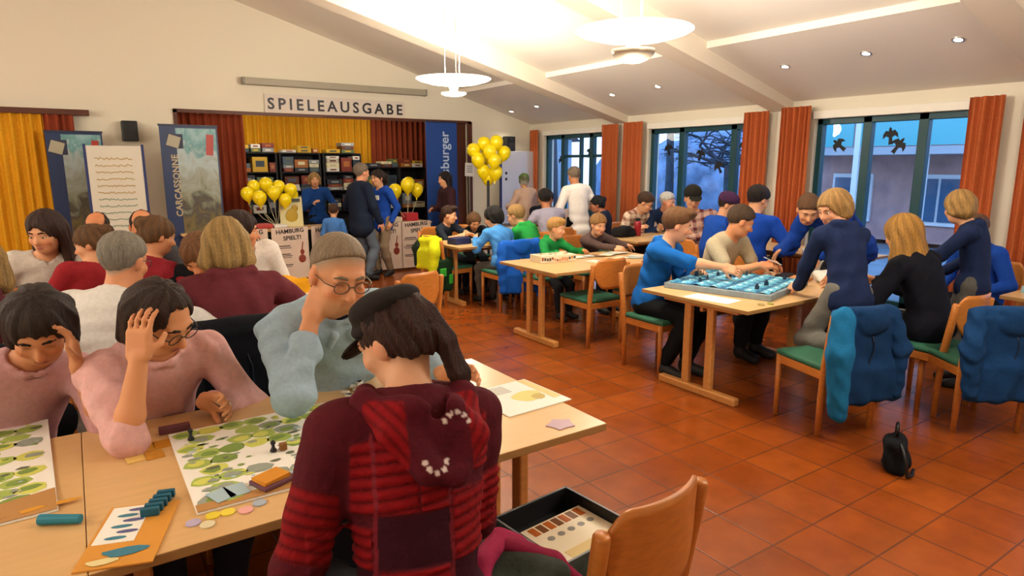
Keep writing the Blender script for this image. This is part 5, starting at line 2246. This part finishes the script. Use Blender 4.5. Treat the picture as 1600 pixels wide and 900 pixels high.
person('man in a light blue denim shirt with glasses resting his chin on his fist', (.89, 2.76), -93, (.805, 2.37, 1.30), look=-86, pitch=17, seat=.50, S=1.18, HS=1.04, roll=-6,
       fine='shut', rh=(.695, 2.375, 1.135), rpole=(-.45, -.35, -.9), rdir=(.38, .0, .85), rn=(.6, .55, -.3), lh=(1.20, 2.30, .845), ldir=(.75, -.5, .1), ln=(-.4, -.5, -.3), lpole=(.7, .3, -.6), curl=(1.25, .9),
       vox=.0065, skin='#d59a72', extra=p2_extra, hair=dict(style='short', c='#96836b', t=.0005, b=.0006, soft=1., blend=.045, line=.105, amp=.0005), glasses='#5b4a40', beard='#b98a66',
       top=dict(c='#a0b9ca', collar=True, fold=.006, ff=48, vox=.0062, fit=.019, name='shirt', sleeve=(1.62, 1.75)), bulk=1.08, pants='#2b3040')
person('woman in a pink jumper with glasses leaning her forehead on her hand', (.17, 2.84), -80, (.215, 2.47, 1.235), look=-50, pitch=34, seat=.46, S=1.06, HS=1.0, roll=8,
       rh=(.125, 2.37, 1.075), rpole=(-.15, -.25, -1), rdir=(.12, .12, 1.), rn=(.55, .75, .1), lh=(.325, 2.53, .835), ldir=(.55, -.75, .12), ln=(-.5, -.35, -.2), lpole=(.8, .5, -.5), curl=(.45, .85),
       vox=.0065, skin='#d79a70', hair=dict(style='bob', c='#38261c', t=.008, len=.85, fringe=.100, w=.85), glasses='#2a2320',
       top=dict(c='#dcaeac', hood=False, collar=True, fold=.0055, ff=40, vox=.0062, sleeve=(1.12, 1.75)), pants='#2a2c38')
for k in range(3):
    card('card', .365 + .006 * k, 2.475 - .004 * k, .845 + .002 * k, .045, .062, .7 + .18 * k, flat('#d8c9a8' if k else '#7a5a48'),
         'playing card held in the hand of the woman in pink, %s in the fan' % ('lowest', 'middle', 'top')[k], 'card', .0015, 'cards in the pink woman\'s hand', (.5, .2))
card('card', 1.262, 2.235, .86, .075, .06, .2, flat('#6a3a66'), 'purple card held up by the man in denim at the right', 'card', .004, None, (1.15, 0))


def striped(cols, ax='h', per=.05, rot=0):
    cs = [V(*rgb(c)[:3]) for c in cols]

    def f(v, c):
        d = v - c['nb']
        a = d @ c['tu'] / per
        b = d @ c['tr'] / per
        out = np.tile(cs[0], (len(v), 1))
        if ax == 'h':
            return np.where((np.mod(a, 2) < 1)[:, None], cs[0], cs[1])
        m = (np.mod(a, 2) < .8).astype(float) + (np.mod(b, 2) < .8)
        return cs[0] * (m[:, None] == 0) + (cs[0] * .5 + cs[1] * .5) * (m[:, None] == 1) + cs[1] * (m[:, None] == 2)
    return f


def short(c, **k):
    return dict(style='short', c=c, **k)


# ---- left rows
person('grey-haired man in a white jacket turned away at the left', (.02, 3.52), 62, (.19, 3.70, 1.28), look=48, pitch=12, S=1.08, HS=1.02, rh=(.62, 3.86, .80), rpole=(.6, -.9, -.2), lh=(.1, 4.1, .8),
       hair=short('#8f897c', t=.014), top=dict(c='#d9d8d4', collar=True, name='jacket', fold=.006), pants='#3a3f4a', skin='#d2946c', vox=.009, bulk=1.15, glasses='#4a443c')
person('balding dark-haired man looking down at the far left table', (.44, 6.38), -95, (.455, 5.98, 1.375), pitch=38, S=1.08, HS=1.04, hair=dict(style='bald', c='#33231a'), top=dict(c='#4a4a50'), rh=(.3, 5.95, .8), lh=(.6, 5.95, .8), skin='#d39066')
person('woman with pinned-up hair in a red top, hand raised to her face', (.36, 5.16), 35, (.475, 5.12, 1.25), look=10, pitch=18, S=1.03, HS=1.02, rh=(.69, 4.98, 1.03), rdir=(-.3, .1, 1), rpole=(.3, -.6, -.8), lh=(.6, 5.6, .8),
       hair=dict(style='bun', c='#6a4a2a'), top=dict(c='#8e2530', sleeve=.7), skin='#dba078', seat=.44)
person('brown-haired woman in black bending low over the table behind the hooded player', (.80, 5.16), -110, (.64, 4.66, 1.21), look=-120, pitch=48, S=1.06, HS=1.08, rh=(.5, 4.7, .82), lh=(.85, 4.65, .8), hair=dict(style='bob', c='#7a5230', w=1.1), top=dict(c='#15161c'), skin='#d79a70')
person('blond player in a burgundy hooded jumper seen from behind', (.66, 3.60), 88, (.675, 3.83, 1.27), look=82, pitch=22, S=1.12, HS=1.02, rh=(.95, 3.98, .82), lh=(.42, 4.0, .82), rpole=(1, -.4, -.5), lpole=(-1, -.4, -.5),
       hair=dict(style='bob', c='#a98a52', w=1.22, t=.014, len=.85), top=dict(c='#6b3038', hood=True, fold=.005), pants='#22252c', vox=.009, bulk=1.12)
person('dark-haired woman in a white top turned to the right, second row', (1.12, 5.20), -75, (.965, 4.93, 1.34), look=-10, pitch=8, S=1.1, HS=1.02, hair=dict(style='long', c='#33201a'), top=dict(c='#e2dcd4'), rh=(1.0, 4.9, .8), lh=(1.25, 4.85, .8), skin='#d79a70')
lump('bag', (.47, 4.32, .74), (.07, .05, .06), .06, '#3c2850', 'purple and white striped bag on the second row table', 'bag', 5, .3,
     trims=[([(-.11, -.09, .10), (.0, -.12, .17), (.11, -.08, .20)], .018, '#d8d4d8'), ([(-.10, -.10, .05), (.02, -.125, .08), (.12, -.08, .11)], .016, '#d8d4d8')])
# far left (edge of the frame)
person('second woman in a pink jumper leaning her head on her hand, at the left edge', (-.32, 2.98), -75, (-.13, 2.72, 1.19), look=-95, pitch=38, S=1.0, HS=1.08, lh=(-.045, 2.60, 1.02), ldir=(-.1, .15, 1), lpole=(.3, -.3, -1), rh=(-.5, 2.62, .82), rdir=(-.3, -.8, 0), curl=(.8, .5),
       hair=dict(style='bob', c='#2e201a', len=.8), top=dict(c='#c89a9c', collar=True, sleeve=(1.75, 1.15)), skin='#c98d66', vox=.009)
person('blond person in a burgundy hooded jumper at the left edge', (-.62, 4.02), 92, (-.42, 4.36, 1.26), look=95, pitch=20, S=1.1, HS=1.02, hair=dict(style='bob', c='#a3844e', w=1.2), top=dict(c='#5f2a32', hood=True), rh=(-.2, 4.4, .8), lh=(-.9, 4.4, .8))
person('person in a red top at the far left, third row', (-.06, 5.10), 130, (.09, 5.25, 1.22), look=160, pitch=15, S=1.0, HS=1.02, hair=dict(style='bun', c='#6a4a2a'), top=dict(c='#94262e', sleeve=.7), seat=.44)
person('dark-haired woman at the far left edge, third row', (-.25, 5.66), -90, (-.17, 5.45, 1.3), look=-120, pitch=15, S=1.08, HS=1.08, hair=dict(style='long', c='#3a241c'), top=dict(c='#d2ccc4'))
person('bald man with dark sides at the far left, fourth row', (.08, 6.72), -95, (.17, 6.3, 1.36), look=-105, pitch=35, S=1.07, HS=1.02, hair=dict(style='bald', c='#3a281c'), top=dict(c='#565258'), skin='#cf8a60')

# ---- at the stage
person('blond woman in a blue top standing behind the counter', (3.36, 10.72), -100, (3.30, 10.66, 1.53), pitch=5, sit=False, S=.92, HS=1.02, rh=(3.2, 10.45, 1.1), lh=(3.5, 10.42, 1.05), hair=dict(style='bob', c='#b08d55', len=.6), top=dict(c='#1f4c96', collar=True), pants='#1c1d24')


def badge(c):
    bm = B()
    box(bm, Vector(c['nb'] + c['tf'] * .125 - c['tu'] * .13 + c['tr'] * .0), (.15, .02, .07), bev=.006)
    obj('badge', bm, PAPER, c['root'])


person('man in a dark navy jacket and jeans standing in front of the counter', (3.50, 9.16), 12, (3.56, 9.22, 1.65), look=10, pitch=3, sit=False, S=.995, HS=1.08, rh=(3.72, 8.98, .88), lh=(3.6, 9.42, .95), hair=short('#7d6f60'), top=dict(c='#1a2438', collar=True, hem=.26, name='jacket', fit=.026), pants='#5d6876', bulk=1.12, skin='#d99a78')
person('woman in a blue hooded sweatshirt talking to the man in navy', (3.93, 9.40), 205, (3.88, 9.42, 1.56), look=200, pitch=4, sit=False, S=.94, HS=1.08, rh=(3.72, 9.48, 1.0), lh=(3.98, 9.18, .86), hair=dict(style='pony', c='#2c1c16'), top=dict(c='#1d4aa6', hood=True, hem=.2), pants='#8a7862', extra=badge)
person('small child in a light blue top standing beside the man in navy', (3.16, 9.40), 65, (3.18, 9.43, 1.07), pitch=5, sit=False, S=.64, HS=1.28, hair=short('#4b3020'), top=dict(c='#4a7cc0'), pants='#2b3550')
person('dark-haired woman in a maroon coat standing below the blue banner', (5.10, 9.46), 175, (5.06, 9.48, 1.53), look=185, pitch=5, sit=False, S=.92, HS=1.08, rh=(4.85, 9.5, 1.0), hair=dict(style='long', c='#1c1214'), top=dict(c='#3a2026', hem=.45, name='coat', fit=.03), pants='#17161a')

# ---- back table
person('dark-haired boy in a dark top facing right at the back table', (4.12, 7.78), -70, (4.13, 7.60, 1.08), look=-45, pitch=8, S=.79, HS=1.2, rh=(4.1, 7.3, .8), lh=(4.3, 7.3, .8), hair=short('#3a241a', quiff=1), top=dict(c='#1f2733', sleeve=(1.2, 1.2)), seat=.46)
person('boy in black with his head bent low at the back table', (4.60, 7.80), -105, (4.46, 7.52, .99), look=-100, pitch=35, S=.76, HS=1.2, rh=(4.42, 7.25, .79), lh=(4.65, 7.2, .79), hair=dict(style='mop', c='#6a4a2e'), top=dict(c='#17191d'))
person('black-haired boy in light blue seen from behind at the back table', (4.24, 6.48), 92, (4.245, 6.73, 1.13), look=125, pitch=20, S=.86, HS=1.2, rh=(4.42, 6.82, .80), lh=(4.08, 6.85, .80), hair=dict(style='mop', c='#15110f'), top=dict(c='#4f93d6', hood=False, collar=True, fold=.006), pants='#5f5a55')
person('sandy-haired boy in a green jumper with dark hood seen from behind', (4.76, 6.52), 102, (4.64, 6.86, 1.15), look=120, pitch=15, S=.9, HS=1.18, rh=(4.85, 6.9, .8), lh=(4.6, 6.95, .8), hair=short('#b08a55', t=.02), top=dict(c='#2a9a48', hood=True), pants='#4a4a50')

# ---- behind, towards the window
person('woman in a beige pink jacket with a green headscarf standing at the white board', (6.36, 9.02), 95, (6.32, 9.02, 1.5), look=60, pitch=5, sit=False, S=.9, HS=1.02, rh=(6.5, 9.3, 1.0), lh=(6.2, 9.3, 1.0), hair=dict(style='bun', c='#8a8a6a', tipc='#d8d4cc'), top=dict(c='#cdb09f', name='jacket', fit=.03, hem=.2), pants='#3a3a44',
       extra=lambda c: cap_part(c, False, False, '#5f7d46', .09))
person('man in a lilac grey shirt with dark hair seated with his back to us', (5.66, 7.36), 78, (5.66, 7.54, 1.235), look=55, pitch=12, S=1.04, HS=1.05, rh=(5.85, 7.85, .82), lh=(5.5, 7.85, .82), hair=short('#1d1614', t=.02), top=dict(c='#a09db2'), skin='#b97c58', bulk=1.1)
person('black-haired person in dark clothes across the back table', (6.40, 8.66), -110, (6.30, 8.30, 1.245), look=-120, pitch=20, S=1.03, HS=1.05, hair=short('#15100f', t=.022), top=dict(c='#1b1c26'), skin='#a86f50', rh=(6.2, 8.2, .85), lh=(6.5, 8.2, .85))
person('tall man in a long white shirt standing with his back to us', (6.22, 7.46), 82, (6.20, 7.56, 1.60), look=75, pitch=18, sit=False, S=.97, HS=1.04, rh=(6.50, 7.66, 1.05), lh=(6.0, 7.74, 1.05), hair=short('#8d7d6c', t=.018), top=dict(c='#f0ece8', hem=.32, fit=.024, name='shirt', sleeve=1.4), pants='#101014', skin='#c58a64')
person('person with dark hair half hidden right of the man in white', (6.82, 8.46), -100, (6.76, 8.02, 1.18), look=-130, pitch=15, S=1.0, HS=1.05, hair=dict(style='mop', c='#1c1412'), top=dict(c='#b9a8a4'), skin='#b97a5a', rh=(6.7, 8.0, .85), lh=(6.95, 8.1, .85))
person('person with black hair in navy seated under the far curtain', (6.58, 7.32), 130, (6.49, 7.36, 1.12), look=150, pitch=10, S=.93, HS=1.08, hair=dict(style='bun', c='#121014'), top=dict(c='#23283c'), skin='#b97a5a')
chairs2 = [(5.66, 7.34, 78, 'chair under the man in the lilac shirt'), (6.40, 8.72, -100, 'chair under the dark-clothed person across the back table'), (6.84, 8.72, -95, 'chair under the half hidden person by the far window'),
           (6.60, 7.26, 130, 'chair under the person in navy by the far curtain'), (6.84, 6.98, -90, 'chair under the checked-shirt player'), (7.24, 6.86, -100, 'chair under the white-haired man'), (6.56, 5.46, -140, 'chair under the man in the dark cap'),
           (6.16, 4.5, 10, 'chair under the person in royal blue'), (6.22, 5.06, -20, 'chair under the capped person in blue'), (.44, 6.5, -95, 'chair under the balding man at the left'), (.36, 5.14, 35, 'chair under the woman in the red top'),
           (.80, 5.26, -100, 'chair under the woman bending over in black'), (1.15, 5.28, -75, 'chair under the dark-haired woman in white'), (-.62, 3.98, 92, 'chair under the blond person at the left edge'),
           (-.06, 5.06, 130, 'chair under the red top at the far left'), (-.25, 5.74, -90, 'chair under the dark-haired woman at the far left'), (.06, 6.84, -95, 'chair under the bald man in the fourth row'), (6.62, 2.36, 170, 'chair under the person in blue at the right edge')]
for a in chairs2:
    chair(*a)

# ---- paper table
person('smiling blond boy in a green hooded top facing us', (4.42, 5.84), -84, (4.445, 5.70, 1.01), look=-62, pitch=8, S=.73, HS=1.26, rh=(4.25, 5.42, .77), lh=(4.6, 5.42, .77), hair=short('#c79a58', t=.02, quiff=1), top=dict(c='#1f8a45', hood=True), skin='#e0a883', vox=.009)
person('boy in a grey brown sweater facing us and reaching over the papers', (5.06, 5.86), -88, (5.01, 5.64, 1.03), look=-100, pitch=12, S=.79, HS=1.22, rh=(4.98, 5.30, .79), lh=(5.18, 5.28, .79), hair=short('#a47a48', t=.022, line=.05), top=dict(c='#5b4845', collar=True), skin='#e0a883', vox=.009)
person('player in a cream checked shirt leaning over the window table', (6.82, 7.0), -95, (6.80, 6.62, 1.26), look=-60, pitch=28, S=1.05, HS=1.06, rh=(6.55, 6.55, .82), lh=(6.95, 6.5, .82), hair=short('#4a3222', t=.024), top=dict(colf=striped(['#d9c6b0', '#8a5a4a'], 'p', .045), name='shirt', collar=True), glasses='#222222')
person('white-haired elderly man in a navy jacket by the window', (7.22, 6.84), -110, (7.14, 6.52, 1.28), look=-80, pitch=8, S=1.03, HS=1.06, hair=short('#d8d6d0', t=.012), top=dict(c='#1d2c4c', name='jacket', collar=True), skin='#dda084', rh=(7.0, 6.5, .84), lh=(7.3, 6.45, .84))
person('man in a dark cap and reddish checked shirt by the window', (6.58, 5.46), -135, (6.50, 5.66 - .1, 1.31), look=-125, pitch=12, S=1.1, HS=1.06, rh=(6.3, 5.2, .85), lh=(6.6, 5.1, .8), hair=short('#5a3a26'), top=dict(colf=striped(['#c9a494', '#6a3038'], 'p', .055), name='shirt', collar=True), bulk=1.15,
       extra=lambda c: cap_part(c, False, True, '#26241f', .10))

# ---- blue game table
person('boy in a bright blue hooded top reaching over the blue game board', (4.02, 3.84), -72, (4.14, 3.67, 1.245), look=-42, pitch=14, S=1.03, HS=1.06, rh=(4.36, 3.14, .865), rpole=(-.5, -.2, -.9), rdir=(.5, -.8, -.25), lh=(4.30, 3.60, .80), curl=(.6, .6), feet=((3.86, 3.52, .09), (4.06, 3.46, .09)),
       hair=short('#6e4a2a', t=.024, quiff=1, tipc='#6e4a2a'), top=dict(c='#1560ae', hood=True, sleeve=(1.05, 1.7), fold=.006), pants='#121317', skin='#dba27e', vox=.008)
person('man in a beige shirt with short sleeves at the blue game board', (4.88, 3.90), -88, (4.885, 3.60, 1.265), look=-38, pitch=24, S=1.07, HS=1.04, rh=(4.76, 3.30, .87), lh=(4.96, 3.36, .86), rdir=(.6, -.5, 0), ldir=(-.1, -.9, 0), curl=(.7, .7), hair=short('#4e3a28', t=.012), top=dict(c='#b5a98e', sleeve=.62, name='shirt'), skin='#d8966c', vox=.008, bulk=1.08)
card('card', 4.86, 3.26, .90, .075, .14, .9, flat('#d9dce0'), 'pale card held by the man in the beige shirt', 'card', .006, None, (.4, 0))
person('blond boy in a navy hooded top kneeling on a chair and leaning on the table', (4.36, 2.33), 66, (4.48, 2.56, 1.42), look=165, pitch=20, sit=True, hipz=.84, S=.90, HS=1.12, lh=(4.42, 2.74, .795), rh=(4.80, 2.74, .795), ldir=(.3, .8, -.1), lpole=(-.8, -.4, .1), rpole=(.8, -.4, .1),
       feet=((4.36, 2.10, .53), (4.17, 2.16, .53)), hair=dict(style='mop', c='#b58d55', t=.02), top=dict(c='#1c2a4e', hood=True, hem=.12, fold=.005), pants='#6a6862', skin='#dba27e', vox=.008)
person('dark-haired person in royal blue with the back turned at the window table', (6.18, 4.46), 18, (6.36, 4.50, 1.385), look=-10, pitch=22, S=1.16, HS=1.04, hair=short('#231816', t=.022), top=dict(c='#1747ac', fold=.006), bulk=1.15, rh=(6.6, 4.2, .85), lh=(6.6, 4.7, .85))
person('person in blue with a red and blue cap at the window table', (6.26, 5.04), -15, (6.42, 4.93, 1.29), look=-60, pitch=22, S=1.06, HS=1.04, hair=short('#3a2a20'), top=dict(c='#1d4fae'), bulk=1.1, rh=(6.6, 4.8, .82), lh=(6.7, 5.0, .82), extra=lambda c: cap_part(c, False, True, '#4a2a4c', .09))
person('person in a blue jacket bending far over behind the kneeling boy', (6.14, 3.30), 172, (5.58, 3.42, 1.295), look=222, pitch=32, sit=False, hipz=.94, S=1.06, HS=1.04, rh=(5.5, 3.62, .90), lh=(5.35, 3.15, .92), hair=short('#6a4a30'), top=dict(c='#163f96', name='jacket', fit=.03, fold=.007), pants='#1b1c22', bulk=1.12)
person('long blond-haired girl in a dark jacket seen from behind at the right', (5.04, 2.08), 84, (5.04, 2.34, 1.215), look=80, pitch=15, S=1.04, HS=1.06, rh=(5.2, 2.55, .8), lh=(4.82, 2.55, .82), hair=dict(style='long', c='#b0823e', w=1.5, t=.02, len=.85), top=dict(c='#12141f', collar=True, name='jacket', fit=.024), pants='#1c1d24', vox=.009)
person('second blond boy in a navy top at the right edge', (5.62, 2.06), 110, (5.58, 2.20, 1.385), look=60, pitch=18, sit=False, S=.88, HS=1.12, lh=(5.4, 2.45, .85), rh=(5.85, 2.35, .85), hair=dict(style='mop', c='#b08a52'), top=dict(c='#1c2a4e', hood=True), pants='#5f5d58')
person('person in blue seated at the far right edge', (6.62, 2.34), 165, (6.42, 2.38, 1.15), look=175, pitch=15, S=.96, HS=1.06, hair=short('#6a4a30'), top=dict(c='#1a48a4'), pants='#1c1d24')
table(6.35, 1.5, 'beech table at the far right edge', l=1.3, w=.8)
card('game_box', 6.2, 1.72, .7405, .5, .3, .1, flat('#8fb2c0'), 'pale blue game box on the table at the far right edge', 'game box', .05)
